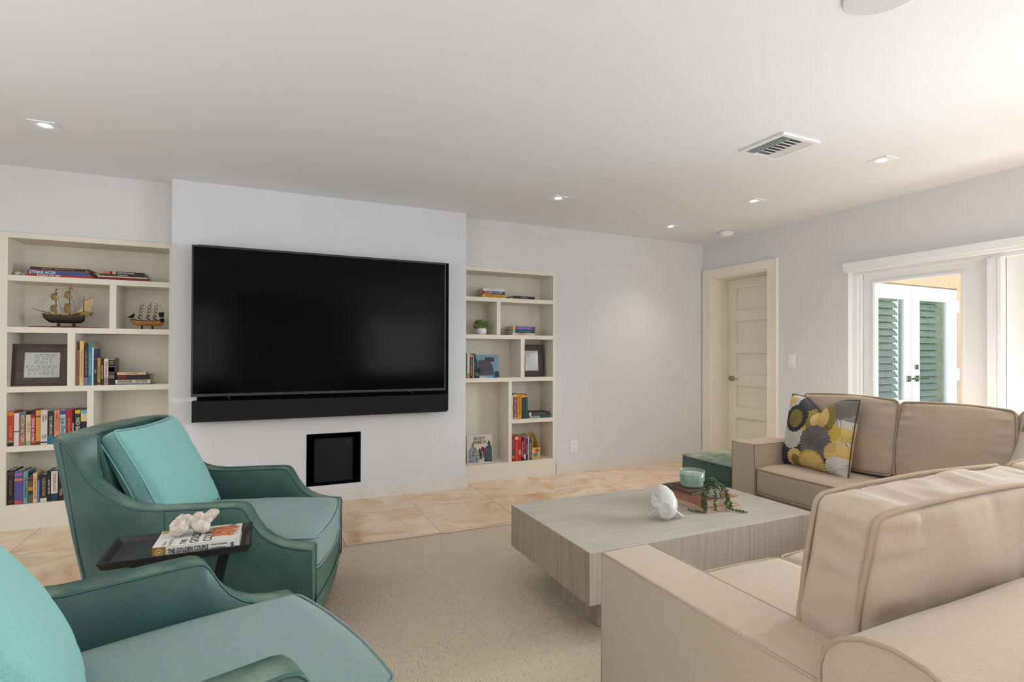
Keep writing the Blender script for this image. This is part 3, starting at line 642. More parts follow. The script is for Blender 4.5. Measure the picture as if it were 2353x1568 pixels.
row(g, .56, SP, [
 (-1.5600, -1.5287, .2314, (186, 62, 44), 'red book with orange top band, first on the fourth shelf', {'bands': [(.88, .99, (216, 134, 44)), (0, .1, (40, 30, 30)), (.1, .17, (150, 140, 100))], 'title': 'ALSTEIN', 'tc': (232, 150, 70), 'tz': .42, 'tw': .4}),
 (-1.5269, -1.5007, .2189, (226, 214, 204), 'plain white book with small black leaf mark on its spine', {'bands': [(.42, .45, (60, 54, 50))]}),
 (-1.4998, -1.4656, .2278, (120, 100, 84), 'grey and bronze book with pale lettering', {'bands': [(.86, .98, (84, 112, 122)), (0, .28, (158, 112, 74))], 'title': 'VICTORY FACTORY', 'tc': (224, 212, 180)}),
 (-1.4643, -1.4393, .2053, (214, 194, 160), 'cream book with green foot and rust lettering', {'bands': [(0, .14, (150, 178, 132))], 'title': 'THE LION', 'tc': (176, 120, 88), 'tz': .6}),
 (-1.4383, -1.4158, .2367, (168, 26, 34), 'red book lettered CRYING IN H MART', {'bands': [(.87, 1., (46, 34, 48))], 'title': 'CRYING IN H MART', 'tc': (244, 224, 214), 'tz': .42, 'tw': .72, 'tsize': .8}),
 (-1.4134, -1.3872, .2335, (214, 146, 66), 'amber book with small dark bird and bush at its foot', {'bands': [(0, .09, (92, 62, 34)), (.8, .84, (90, 60, 30))]}),
 (-1.3865, -1.3503, .2342, (214, 208, 202), 'white book lettered SUPREME INEQUALITY ADAM COHEN', {'bands': [(.04, .08, (40, 40, 40))]}),
 (-1.3494, -1.3152, .2208, (30, 34, 34), 'black book with turquoise foot and title THE COMPOUND', {'bands': [(0, .27, (36, 112, 142))], 'title': 'THE COMPOUND', 'tc': (212, 200, 192), 'tz': .58, 'tw': .6}),
 (-1.3140, -1.2832, .2293, (220, 142, 106), 'salmon pink book with rust oval near its foot', {'bands': [(.04, .22, (176, 92, 44))], 'title': 'SUMMER AT THE LAKE', 'tc': (178, 104, 66), 'tz': .65, 'tw': .55}),
 (-1.2815, -1.2509, .2300, (158, 196, 208), 'pale blue book with dark blue top band', {'bands': [(.87, .99, (34, 74, 144))], 'title': 'Just Once', 'tc': (36, 52, 72), 'tz': .5, 'tw': .6, 'tsize': .8}),
 (-1.2499, -1.2145, .2316, (176, 22, 28), 'bright red book with small gold lettering', {'title': 'THE GRAND ESCAPE', 'tc': (226, 168, 92), 'tsize': .3}),
 (-1.2131, -1.2056, .2307, (28, 26, 34), 'very slim dark book right of the bright red one', {'bands': [(0, .6, (204, 200, 200))]}),
 (-1.2005, -1.1681, .2297, (40, 52, 34), 'dark green book with yellow top band', {'bands': [(.88, .99, (214, 176, 48))], 'title': 'NO BACK', 'tc': (216, 212, 190), 'tz': .45, 'tsize': .8}),
 (-1.1669, -1.1310, .2282, (30, 30, 58), 'navy book with light blue top and round emblem', {'bands': [(.88, .99, (112, 180, 196)), (.68, .88, (222, 196, 150)), (.64, .68, (224, 204, 88))]}),
])
g = 'books standing on the bottom shelf of the left bookcase'
row(g, .168, SP, [
 (-1.5600, -1.5240, .2293, (30, 22, 18), 'black gilt-lined book, first on the bottom shelf', {'bands': [(.88, .895, (130, 96, 66)), (.93, .94, (130, 96, 66)), (.06, .07, (130, 96, 66)), (.11, .12, (130, 96, 66))], 'title': 'Selected Stories', 'tc': (150, 116, 74), 'tsize': .34, 'tw': .5}),
 (-1.5220, -1.4780, .2225, (92, 82, 150), 'violet book with lightning picture and orange letters', {'bands': [(.86, .94, (150, 110, 160)), (.7, .77, (214, 124, 84)), (.02, .1, (206, 70, 90))]}),
 (-1.4762, -1.4515, .2164, (110, 158, 152), 'pale turquoise book with dark blue cover facing right', {'cover': (24, 92, 122), 'title': 'THE TOURMALINE', 'tc': (36, 84, 90)}),
 (-1.4502, -1.4253, .1829, (56, 54, 34), 'dark green book with orange and gold bands', {'bands': [(.9, .95, (150, 70, 40)), (.62, .8, (128, 74, 30)), (.46, .6, (196, 132, 34)), (0, .3, (92, 96, 78))]}),
 (-1.4242, -1.4025, .2001, (222, 188, 146), 'cream book with coral lettering on the bottom shelf', {'title': 'THE SALT PATH HOME', 'tc': (206, 110, 70)}),
 (-1.4015, -1.3892, .1518, (92, 130, 178), 'shortest light blue book on the bottom shelf', {}),
 (-1.3860, -1.3500, .1871, (18, 44, 48), 'dark teal book with white library label at its foot', {'bands': [(.0, .14, (216, 208, 190))], 'title': 'CONSTANTINE', 'tc': (190, 160, 96), 'tz': .55, 'tw': .65}),
 (-1.3491, -1.3298, .2083, (34, 24, 32), 'slim black book with white lettering, bottom shelf', {'title': 'MURPHY BECKER', 'tc': (206, 196, 190), 'tz': .48}),
 (-1.3284, -1.2905, .2146, (20, 62, 84), 'navy blue book with tall white title panel', {'bands': [(.24, .95, (220, 210, 196))], 'title': 'UNDERLAND', 'tc': (150, 110, 84), 'tz': .6, 'tw': .6, 'tsize': .5}),
 (-1.2884, -1.2595, .1965, (40, 26, 24), 'dark brown book beside the armchair back', {'title': 'TIDES', 'tc': (196, 180, 168), 'tz': .3, 'tw': .3}),
])
# lettering that runs in two lines or across the spine
M_INK = flat((40, 38, 44)); M_PALE = flat((224, 216, 196))
def on_book(label, fn):
    for o in bpy.data.objects:
        if o.get('label') == label: fn(o)
on_book('white book lettered SUPREME INEQUALITY ADAM COHEN', lambda o: [text_obj(s, .0085, M_INK, o, (x, -.001, z), (PI/2, PI/2, 0), width=.09) for s, x, z in (('SUPREME', .009, .185), ('INEQUALITY', -.005, .176), ('ADAM', .008, .055), ('COHEN', -.006, .052))])
on_book('thick black book lettered WALLY LAMB with gold top band', lambda o: [text_obj(s, .0085, M_PALE, o, (0, -.0012, z), (PI/2, 0, 0), width=.032) for s, z in (('WALLY', .165), ('LAMB', .152), ('I KNOW', .07), ('THIS MUCH', .06), ('IS TRUE', .05))])
g = 'books standing on the middle shelf of the right bookcase'
row(g, .961, SP, [
 (1.6812, 1.6906, .2322, (36, 90, 82), 'thin dark green book at the left end, partly behind the wall edge', {'d': .15}),
 (1.6923, 1.7153, .2266, (214, 206, 188), 'cream book with reddish foot on the middle shelf', {'bands': [(0, .2, (196, 134, 104))], 'd': .16}),
 (1.7166, 1.7456, .2215, (48, 26, 20), 'dark brown book with tan top band', {'bands': [(.88, .99, (206, 150, 110))], 'title': 'A LAND REMEMBERED', 'tc': (190, 160, 130), 'd': .16}),
 (1.7469, 1.7551, .2122, (216, 200, 170), 'thin cream book between the brown and dark teal ones', {'d': .15}),
 (1.7568, 1.7765, .2252, (22, 62, 70), 'dark teal upright book beside the face-out cover', {'d': .15, 'title': 'GREENWAY', 'tc': (90, 140, 140)}),
])
g = 'books standing on the fourth shelf of the right bookcase'
row(g, .561, SP, [
 (2.1491, 2.1601, .2315, (226, 220, 216), 'thin white book against the divider', {'d': .15, 'title': 'THE REVOLUTION', 'tc': (60, 40, 60)}),
 (2.1619, 2.2015, .2407, (110, 28, 38), 'maroon book with orange top band', {'bands': [(.88, .99, (236, 164, 90)), (.02, .06, (230, 210, 190))], 'title': 'A MAN CALLED NOBLE', 'tc': (226, 196, 180), 'tz': .45}),
 (2.2033, 2.2483, .2394, (208, 150, 26), 'mustard yellow book beside the maroon one', {'title': 'THE YELLOW ROAD', 'tc': (150, 84, 24), 'tz': .55}),
 (2.2506, 2.2847, .2352, (40, 56, 70), 'slate blue book with orange top band', {'bands': [(.88, .99, (236, 160, 84))]}),
 (2.2875, 2.3142, .2343, (38, 76, 82), 'dark teal book with orange top band, right end of the row', {'bands': [(.88, .99, (214, 130, 66))]}),
])
g = 'books standing on the bottom shelf of the right bookcase'
row(g, .158, SP, [
 (2.1505, 2.1781, .2400, (156, 44, 50), 'patterned red and green book against the divider, bottom right shelf', {'bands': [(.25, .45, (84, 96, 84)), (.12, .22, (214, 132, 54)), (.5, .86, (150, 76, 74))]}),
 (2.1804, 2.2131, .2350, (190, 24, 40), 'crimson book with cream top band', {'bands': [(.88, .99, (238, 184, 128))], 'title': 'THE CHRISTMAS BOOK', 'tc': (238, 150, 120), 'tz': .4}),
 (2.2149, 2.2474, .2360, (206, 30, 40), 'scarlet book with pink streak on its spine', {'bands': [(.25, .45, (232, 130, 120)), (.82, .95, (222, 66, 76))]}),
 (2.2492, 2.2707, .2190, (26, 24, 24), 'black book with white lettering, bottom right shelf', {'title': 'THE DARK HOURS', 'tc': (226, 220, 210), 'tsize': .7}),
 (2.2735, 2.2926, .2095, (176, 60, 70), 'rose red slim book with white patch', {'bands': [(.08, .28, (224, 210, 210))]}),
 (2.2950, 2.3203, .2045, (40, 66, 110), 'blue book between rose red and white ones', {'title': 'BLUE WATER', 'tc': (190, 190, 200)}),
 (2.3222, 2.3297, .2200, (232, 226, 214), 'very thin white book, bottom right shelf', {}),
 (2.3311, 2.3590, .1925, (96, 54, 36), 'brown book with cream lettering beside the floral file box', {'title': 'THE SECRET LIFE', 'tc': (226, 206, 176), 'tsize': .6}),
])
# lying books (x right end, z, thickness, length, depth)
def stack(group, z0, items, y=SP):
    z = z0+.0006
    for x0, x1, th, dep, c, label, *kw in items:
        kw = dict(kw[0]) if kw else {}
        book((x1, y+kw.pop('dy', 0), z+th/2), th, x1-x0, dep, c, label, flatly=True, group=group, rotz=kw.pop('rz', 0), **kw); z += th+.0004
stack('art books lying on the top left shelf', 1.707, [
 (-1.470, -1.113, .0165, .235, (176, 48, 40), 'thin red art book lettered PICASSO POSTERS', {'title': 'PICASSO POSTERS', 'tc': (240, 232, 224), 'tw': .36, 'tz': .66, 'tsize': .75}),
 (-1.4638, -1.131, .0215, .23, (28, 92, 142), 'blue book lettered STRIKE ACES', {'title': 'STRIKE ACES', 'tc': (236, 240, 244), 'tw': .42, 'tz': .76, 'tsize': .95}),
 (-1.4615, -1.126, .0075, .22, (138, 62, 62), 'thin dull red book above the blue one', {}),
 (-1.4509, -1.148, .0175, .22, (34, 38, 48), 'navy book with pale spine lettering near the stack top', {'title': 'CREATURES   THE WATERGATE DIET', 'tc': (150, 150, 150), 'tw': .85, 'tsize': .5}),
 (-1.4477, -1.138, .0085, .22, (196, 170, 128), 'thin tan book lying on top of the art books', {}),
])
stack('books lying at the right of the top left shelf', 1.707, [
 (-1.0817, -.7834, .019, .215, (118, 24, 30), 'dark red book at the bottom of the right-hand stack', {}),
 (-1.0787, -.7848, .0075, .21, (218, 202, 168), 'thin cream book between dark red and TUSCANY books', {}),
 (-1.0662, -.7954, .0135, .2, (26, 30, 30), 'thin black book lettered TUSCANY', {'title': 'TUSCANY', 'tc': (216, 206, 180), 'tw': .3, 'tsize': .8}),
 (-1.0411, -.8044, .020, .18, (24, 24, 26), 'black book lettered CARTOGRAPHERS with coral block at its end', {'bands': [(.85, .99, (214, 96, 74)), (.7, .8, (206, 160, 132))], 'title': 'CARTOGRAPHERS', 'tc': (226, 224, 220), 'tw': .42, 'tz': .46, 'tsize': .6}),
])
stack('thin book under the model ship', 1.36, [(-1.4591, -1.0813, .0065, .2, (128, 42, 50), 'thin red book lying under the large model ship', {})])
stack('books lying beside the black paperback on the third shelf', .958, [
 (-.9707, -.7585, .0095, .15, (104, 126, 146), 'thin blue grey book at the bottom of the small stack', {}),
 (-.9714, -.7612, .0245, .15, (216, 206, 182), 'white book with patterned letters in the small stack', {'title': 'ANANSE   SISTERS', 'tc': (60, 50, 44), 'tw': .85, 'tsize': .8}),
 (-.9652, -.7614, .0345, .145, (22, 22, 22), 'thick black book with red letters at its left end', {'title': 'NO END', 'tc': (178, 30, 34), 'tw': .22, 'tz': .82, 'tsize': .7}),
 (-.9603, -.7882, .0190, .12, (216, 186, 152), 'small cream paperback on top of the black and red book', {'title': 'GO AS A RIVER', 'tc': (120, 70, 60), 'tw': .7, 'tsize': .45}),
])
stack('books lying on the top right shelf', 1.715, [
 (1.8434, 2.0671, .031, .17, (222, 160, 44), 'yellow book at the bottom of the three-book stack', {'title': 'THE LEMON GROVE', 'tc': (150, 90, 20)}),
 (1.8424, 2.0681, .029, .17, (44, 38, 78), 'navy and red book in the middle of the three-book stack', {'bands': [(.62, .98, (150, 34, 48))], 'title': 'JOY FIELDING  THE TOURIST', 'tc': (196, 200, 226)}),
 (1.8454, 2.0651, .026, .165, (216, 212, 216), 'white book on top of the three-book stack', {'title': 'WHITE CITY', 'tc': (186, 186, 196)}),
])
stack('black book alone on the top right shelf', 1.715, [(2.1547, 2.3884, .0275, .19, (26, 26, 28), 'black book lying alone on the top right shelf', {'title': 'O  IN A', 'tc': (196, 196, 196), 'tw': .6})])
stack('books lying beside the small potted plant', 1.366, [
 (2.1498, 2.3900, .0225, .17, (216, 200, 176), 'cream book with rust letters under the dark green one', {'title': 'PERSIAN', 'tc': (176, 90, 64), 'tw': .5, 'tz': .6, 'tsize': .8}),
 (2.1498, 2.3918, .0290, .18, (24, 58, 64), 'dark green book with light blue end band', {'bands': [(.88, .99, (134, 184, 222))], 'title': 'CITY OF GLASS', 'tc': (90, 160, 140), 'tw': .6}),
 (2.1498, 2.3938, .0320, .18, (74, 60, 130), 'purple and blue book with yellow end band', {'bands': [(.88, .99, (226, 178, 50)), (.5, .7, (60, 90, 180))], 'title': 'THE NIGHT MARKET', 'tc': (226, 160, 190), 'tw': .7}),
])
stack('books lying beside the orange-topped row', .561, [
 (2.3209, 2.5620, .0230, .17, (36, 92, 76), 'dark green book lettered LISA JEWELL', {'title': 'LISA JEWELL', 'tc': (226, 232, 226), 'tw': .48, 'tz': .7, 'tsize': .95}),
 (2.3209, 2.5590, .0330, .17, (38, 38, 42), 'black book with white square lying over the LISA JEWELL one', {'bands': [(.86, .97, (206, 212, 216))], 'title': 'ALL THE DANGEROUS THINGS', 'tc': (150, 150, 150), 'tw': .6, 'tz': .5, 'tsize': .4}),
])

# ---- face-out books and pictures
def face_book(name, loc, lean, w, h, th, c, label):
    t = empty(name, loc, (-lean, 0, 0), label=label, cat='book')
    bm = BM(); box(bm, 0, w, 0, .003, 0, h); box(bm, 0, w, th-.003, th, 0, h); box(bm, 0, .003, .003, th-.003, 0, h); obj('cover', bm, flat(c, .4), t)
    boxo('pages', .003, w-.003, .003, th-.003, .003, h-.003, M_PAGES, t)
    return t
def blob(bm, pts, y=-.0006, th=.0008):
    a = [bm.verts.new((x, y, z)) for x, z in pts]; b = [bm.verts.new((x, y+th, z)) for x, z in pts]
    bm.faces.new(a); bm.faces.new(b[::-1]); n = len(a)
    for i in range(n): bm.faces.new((a[i], b[i], b[(i+1) % n], a[(i+1) % n]))
def ell(cx, cz, rx, rz, n=16): return [(cx+rx*math.cos(2*PI*i/n), cz+rz*math.sin(2*PI*i/n)) for i in range(n)]
t = face_book('book', (1.716, 4.72, .1586), .10, .252, .262, .02, (210, 200, 184), 'face-out book lettered BODY ARMOR with armoured figures')
W_, H_ = .252, .262
text_obj('BODY', .043, flat((84, 74, 60)), t, (W_*.5, -.001, H_*.875), (PI/2, 0, 0)); text_obj('ARMOR', .041, flat((84, 74, 60)), t, (W_*.5, -.001, H_*.74), (PI/2, 0, 0))
bm = BM()
blob(bm, [(.01, .01), (.012, .11), (.03, .15), (.045, .155), (.04, .175), (.05, .19), (.065, .19), (.072, .172), (.068, .155), (.09, .145), (.11, .1), (.112, .01)])
obj('armoured_figure', bm, mat('figure_steel', (70, 74, 84), .5, c2=(170, 172, 182), scale=60, detail=8), t)
bm = BM()
blob(bm, [(.168, .01), (.17, .12), (.19, .15), (.208, .158), (.205, .185), (.215, .205), (.232, .2), (.238, .18), (.236, .16), (.247, .15), (.249, .01)], y=-.001)
obj('dark_figure', bm, mat('figure_blue', (34, 46, 62), .5, c2=(70, 92, 108), scale=30), t)
bm = BM(); blob(bm, [(.122, .03), (.118, .08), (.112, .12), (.124, .145), (.138, .12), (.15, .08), (.148, .03), (.138, .045)], y=-.0012); obj('small_figure', bm, flat((60, 52, 44)), t)
bm = BM(); blob(bm, ell(.158, .128, .02, .024)); blob(bm, [(.15, .12), (.168, .12), (.166, .05), (.158, .045)]); obj('red_shield', bm, flat((124, 40, 48)), t)
t = face_book('book', (1.806, 4.80, .9616), .12, .262, .215, .018, (122, 160, 180), 'face-out book with stone wall and sky on its cover')
bm = BM(); blob(bm, [(.045, .02), (.05, .15), (.06, .165), (.17, .165), (.2, .1), (.21, .02)]); obj('cover_wall', bm, mat('cover_slate', (54, 62, 70), .5, c2=(78, 70, 80), scale=14), t)
bm = BM(); blob(bm, ell(.02, .12, .024, .07)); blob(bm, ell(.04, .06, .03, .03)); obj('cover_trees', bm, flat((26, 60, 56)), t)
bm = BM(); blob(bm, [(.0, .0), (.06, .0), (.045, .045), (.0, .05)], y=-.0012); obj('cover_grass', bm, flat((96, 118, 62)), t)
bm = BM(); blob(bm, [(.215, .0), (.262, .0), (.262, .05), (.235, .06), (.212, .045)], y=-.0012); obj('cover_hill', bm, flat((34, 58, 72)), t)
bm = BM(); blob(bm, [(.12, .15), (.215, .15), (.215, .19), (.12, .192)], y=-.0014); obj('cover_label', bm, flat((70, 62, 54)), t)
text_obj('CHATSWORTH', .024, flat((150, 90, 104)), t, (.12, -.001, .115), (PI/2, 0, 0), width=.12)
stack('', .961, [(1.80, 2.005, .014, .07, (50, 66, 120), 'thin blue and white book lying before the face-out cover', {'bands': [(.2, .5, (90, 170, 204)), (.52, .9, (206, 208, 216))], 'title': 'THE WHAT WE KEPT', 'tc': (230, 236, 240), 'tw': .8, 'dy': .02})])

def picture(loc, w, h, bw, lean, label, side=.03):
    t = empty('picture_frame', loc, (-lean, 0, 0), label=label, cat='picture frame')
    bm = BM()
    def prof(a, b, c, d): # mitred bar a,b outer  c,d inner
        pass
    o = [(0, 0), (w, 0), (w, h), (0, h)]; i = [(bw, bw), (w-bw, bw), (w-bw, h-bw), (bw, h-bw)]
    mid = [(bw*.35, bw*.35), (w-bw*.35, bw*.35), (w-bw*.35, h-bw*.35), (bw*.35, h-bw*.35)]
    V = lambda L_, y: [bm.verts.new((x, y, z)) for x, z in L_]
    rings = [V(o, side), V(o, .004), V(mid, 0), V(i, .006), V(i, .014)]
    for a, b in zip(rings, rings[1:]):
        for k in range(4): bm.faces.new((a[k], a[(k+1) % 4], b[(k+1) % 4], b[k]))
    bm.faces.new(rings[0][::-1]); obj('frame', bm, M_FRAMEW, t)
    boxo('artwork', bw-.002, w-bw+.002, .0125, .0135, bw-.002, h-bw+.002, mat('art_paper', (206, 204, 196), .6, c2=(196, 200, 200), scale=9), t)
    boxo('glass', bw-.002, w-bw+.002, .0105, .0112, bw-.002, h-bw+.002, GLASS_PIC, t)
    return t
GLASS_PIC = glass_pane('picture_glass')
t = picture((-1.5535, 4.705, .9586), .311, .290, .058, .10, 'dark wood frame with KEY WEST lettering, standing on the left bookcase', .03)
M_ART = flat((112, 146, 144))
def outline_text(s, size, cx, cz, parent, width):
    cu = bpy.data.curves.new('t', 'FONT'); cu.body = s; cu.size = size; cu.align_x = 'CENTER'; cu.align_y = 'CENTER'; cu.fill_mode = 'NONE'; cu.bevel_depth = .0016; cu.bevel_resolution = 0; cu.offset = .002
    to = bpy.data.objects.new('t', cu); COL.objects.link(to); dg = bpy.context.evaluated_depsgraph_get(); me = bpy.data.meshes.new_from_object(to.evaluated_get(dg)); bpy.data.objects.remove(to)
    xs = [v.co.x for v in me.vertices]; k = width/(max(xs)-min(xs))
    for v in me.vertices: v.co.x *= k; v.co.z *= .2
    me.materials.clear(); o = link('lettering', me, M_ART, parent); o.location = (cx, .0122, cz); o.rotation_euler = (PI/2, 0, 0)
outline_text('KEY', .085, .165, .183, t, .11); outline_text('WEST', .085, .152, .105, t, .165)
t = picture((2.285, 4.775, .9616), .268, .318, .060, .07, 'dark wood frame with a pale map, standing behind the shelf divider', .03)
bm = BM()
blob(bm, ell(.10, .20, .005, .006), y=.0118); tube(bm, [(.09, .012, .185), (.098, .012, .197), (.105, .012, .19), (.11, .012, .2)], .0008, 4); obj('map_marks', bm, flat((110, 110, 90)), t)
bm = BM(); blob(bm, ell(.155, .175, .004, .003), y=.0118); obj('red_mark', bm, flat((170, 70, 60)), t)

# ---- floral magazine file
t = empty('magazine_file', (2.362, 4.675, .1586), label='floral yellow magazine file on the bottom right shelf', cat='magazine file')
bm = BM()
w, d = .095, .19
box(bm, 0, w, 0, .003, 0, .115)
for x in (0, w-.003):
    v = [bm.verts.new(p) for p in ((x, 0, 0), (x, d, 0), (x, d, .235), (x, d*.75, .235), (x, .0, .115), (x+.003, 0, 0), (x+.003, d, 0), (x+.003, d, .235), (x+.003, d*.75, .235), (x+.003, 0, .115))]
    bm.faces.new(v[:5][::-1]); bm.faces.new(v[5:])
    for i in range(5): bm.faces.new((v[i], v[(i+1) % 5], v[5+(i+1) % 5], v[5+i]))
box(bm, 0, w, d-.003, d, 0, .235); box(bm, 0, w, 0, d, 0, .003)
obj('box', bm, flat((214, 178, 96)), t)
bm = BM(); bm2 = BM()
for k in range(8): a = k*PI/4; blob(bm, ell(.058+.016*math.cos(a), .085+.014*math.sin(a), .008, .007)); blob(bm2, ell(.04+.02*math.cos(a), .045+.016*math.sin(a), .010, .009))
obj('orange_flower', bm, flat((208, 96, 44)), t); obj('blue_flower', bm2, flat((120, 160, 172)), t)
bm = BM(); blob(bm, ell(.058, .085, .006, .006), y=-.0014); blob(bm, ell(.04, .045, .007, .006), y=-.0014); obj('flower_centre', bm, flat((60, 50, 50)), t)
t2 = obj('paper_sheet', BM(), None)
bpy.data.objects.remove(t2)
bm = BM(); box(bm, 2.378, 2.381, 4.69, 4.85, .163, .37); tag(obj('paper_sheet', bm, flat((226, 220, 202))), 'cream paper sheet standing inside the floral magazine file', 'paper')

# ---- small potted plant and beach stones
t = empty('potted_plant', (1.858, 4.735, 1.3664), label='small round green plant in white cup on the right bookcase', cat='plant')
bm = BM(); lathe(bm, [(.030, 0), (.040, .006), (.047, .03), (.048, .055), (.046, .066), (.042, .066), (.04, .05)]); obj('pot', bm, M_WHITE, t, True)
bm = BM(); rr = random.Random(5)
for k in range(260):
    a, b = rr.uniform(0, 2*PI), rr.uniform(-.25, 1.)
    R = rr.uniform(.6, 1); p = Vector((math.cos(a)*math.sqrt(max(0, 1-b*b*.8))*.082*R, math.sin(a)*math.sqrt(max(0, 1-b*b*.8))*.075*R, .075+b*.07*R))
    s = rr.uniform(.007, .011); ret = bmesh.ops.create_icosphere(bm, subdivisions=1, radius=s); bmesh.ops.scale(bm, vec=(1, 1, .55), verts=ret['verts']); bmesh.ops.rotate(bm, cent=(0, 0, 0), matrix=Matrix.Rotation(rr.uniform(-1, 1), 3, 'X'), verts=ret['verts']); bmesh.ops.translate(bm, vec=p, verts=ret['verts'])
obj('foliage', bm, M_LEAF2, t, True)
def pebble(name, loc, r, sc, m, label, cat, group=None, seed=0, sub=3, amp=.25):
    bm = BM(); bmesh.ops.create_icosphere(bm, subdivisions=sub, radius=r)
    for v in bm.verts:
        k = 1+amp*noise.noise(v.co/r*1.3+Vector((seed, 0, 0))); v.co = Vector((v.co.x*sc[0]*k, v.co.y*sc[1]*k, v.co.z*sc[2]*k))
    zmin = min(v.co.z for v in bm.verts)
    for v in bm.verts: v.co.z -= zmin
    o = obj(name, bm, m, None, True); o.location = loc; return tag(o, label, cat, group)
pebble('shell', (-1.525, 4.71, 1.7072), .018, (1.3, 1, .8), M_CORAL, 'pale rounded shell at the left end of the top shelf', 'shell', seed=1)
pebble('shell', (-1.488, 4.695, 1.7072), .009, (1, 1, 1), M_CORAL, 'tiny shell touching the stacked art books', 'shell', seed=4)

# ================================================================== MODEL SHIPS
def hull_bm(L, H, B, sheer=.25):
    bm = BM(); n = 18; rings = []
    for i in range(n+1):
        t = i/n; x = -L/2+L*t
        half = B/2*min(1, (math.sin(min(t, .55)/.55*PI/2))**.7)*(1 if t < .8 else 1-.25*(t-.8)/.2)
        zt = H*(1+sheer*(2*t-1)**2*(.5 if t < .5 else 1.3)); keel = H*.75*(1-t/.2)**1.4 if t < .2 else (H*.28*((t-.9)/.1) if t > .9 else 0)
        ring = []
        for f, g in ((1, 1), (1.02, .8), (.95, .5), (.7, .22), (.2, .03), (-.2, .03), (-.7, .22), (-.95, .5), (-1.02, .8), (-1, 1)):
            ring.append(bm.verts.new((x, f*max(half, .002), keel+(zt-keel)*g)))
        rings.append(ring)
    for a, b in zip(rings, rings[1:]):
        for k in range(9): bm.faces.new((a[k], b[k], b[k+1], a[k+1]))
        bm.faces.new((a[9], b[9], b[0], a[0]))
    bm.faces.new(rings[0]); bm.faces.new(rings[-1][::-1]); bmesh.ops.recalc_face_normals(bm, faces=bm.faces)
    return bm
def sail_bm(w, h, bulge=.015):   # square sail seen nearly edge-on; bellies forward (-x)
    bm = BM(); n = 6; G = [[bm.verts.new((-bulge*math.sin(PI*j/n)*(1-(2*i/n-1)**2*.5), (i/n-.5)*w*(1-.12*j/n), h*(j/n))) for j in range(n+1)] for i in range(n+1)]
    for i in range(n):
        for j in range(n): bm.faces.new((G[i][j], G[i+1][j], G[i+1][j+1], G[i][j+1]))
    bmesh.ops.solidify(bm, geom=bm.faces[:], thickness=.0008)
    return bm
def flatpoly(pts, y=0, th=.0008):
    bm = BM(); blob(bm, pts, y-th/2, th); return bm
# large ship, bow to the left
t = empty('model_ship', (-1.272, 4.765, 1.3675), label='large wooden model sailing ship with tan sails on a stand', cat='model ship')
hu = obj('hull', hull_bm(.235, .058, .055, .35), M_SHIPD, t, True); hu.location = (-.02, 0, .026)
bm = BM()
for s in (-1, 1):
    for dz in (.045, .056): tube(bm, [(-.12+.235*k/10-.02+.0, s*(.0275*min(1, math.sin(min(k/10+.05, .55)/.55*PI/2)**.7)+.0005), .026+dz+.012*(2*k/10-1)**2) for k in range(11)], .0016, 4)
obj('gilt_rail', bm, M_BRASS, t)
bm = BM(); box(bm, .04, .135, -.024, .024, .086, .1); box(bm, .07, .145, -.022, .022, .1, .108); box(bm, -.085, -.04, -.02, .02, .085, .093); obj('raised_deck', bm, M_BRASS, t)
bm = BM(); tube(bm, [(-.075, 0, .088), (-.197, 0, .125)], .003, 6, rs=[.0035, .0015]); obj('bowsprit', bm, M_SHIPD, t)
for x, zt in ((-.064, .272), (.013, .288), (.093, .222)):
    bm = BM(); tube(bm, [(x, 0, .08), (x, 0, zt)], .003, 6, rs=[.0035, .0015]); obj('mast', bm, M_SHIPD, t)
bm = BM()
for x, zs_ in ((-.064, (.235, .185, .14)), (.013, (.25, .2, .15))):
    for z in zs_: tube(bm, [(x-.004, -.035, z-.006), (x-.004, .035, z+.006)], .0015, 5)
tube(bm, [(.093, 0, .19), (.15, 0, .222)], .0014, 5); tube(bm, [(.093, 0, .115), (.135, 0, .112)], .0014, 5); obj('yards', bm, M_SHIPD, t)
for x, z, w, h in ((-.07, .19, .065, .044), (-.07, .105, .075, .05), (.007, .205, .065, .05), (.007, .1, .08, .068)):
    o = obj('sail', sail_bm(w*.8, h, .02), M_SAIL, t, True); o.location = (x, 0, z); o.rotation_euler = (0, 0, .95)
obj('sail', flatpoly([(.095, .112), (.095, .192), (.15, .222), (.133, .112)], .001), M_SAIL, t); obj('sail', flatpoly([(.05, .105), (.092, .15), (.092, .108)], -.001), M_SAIL, t)
bm = BM()
for a, b in (((-.064, .27), (-.19, .123)), ((-.064, .255), (-.17, .118)), ((-.064, .268), (.013, .272)), ((.013, .27), (.093, .22)), ((-.06, .2), (.013, .23)), ((-.02, .11), (.093, .19)), ((-.105, .095), (-.064, .16)), ((.013, .27), (.05, .09)), ((-.064, .25), (-.02, .09)), ((.093, .21), (.12, .105)), ((-.064, .25), (-.03, .09)), ((.013, .25), (.06, .09))):
    tube(bm, [(a[0], .003, a[1]), (b[0], .003, b[1])], .0006, 4)
obj('rigging', bm, M_RIG, t)
obj('pennant', flatpoly([(-.062, .265), (-.045, .262), (-.062, .256)]), flat((190, 70, 60)), t); obj('pennant', flatpoly([(.015, .283), (.035, .279), (.03, .27), (.015, .27)]), flat((196, 84, 60)), t)
bm = BM(); box(bm, -.085, .07, -.02, .02, 0, .006, .001)
for x in (-.048, .038): v = [bm.verts.new(p) for p in ((x-.01, -.008, .006), (x+.01, -.008, .006), (x+.01, .008, .006), (x-.01, .008, .006), (x-.004, -.012, .03), (x+.004, -.012, .03), (x+.004, .012, .03), (x-.004, .012, .03))]; [bm.faces.new([v[i] for i in q]) for q in ((0, 3, 2, 1), (4, 5, 6, 7), (0, 1, 5, 4), (1, 2, 6, 5), (2, 3, 7, 6), (3, 0, 4, 7))]
obj('stand', bm, M_SHIPD, t)
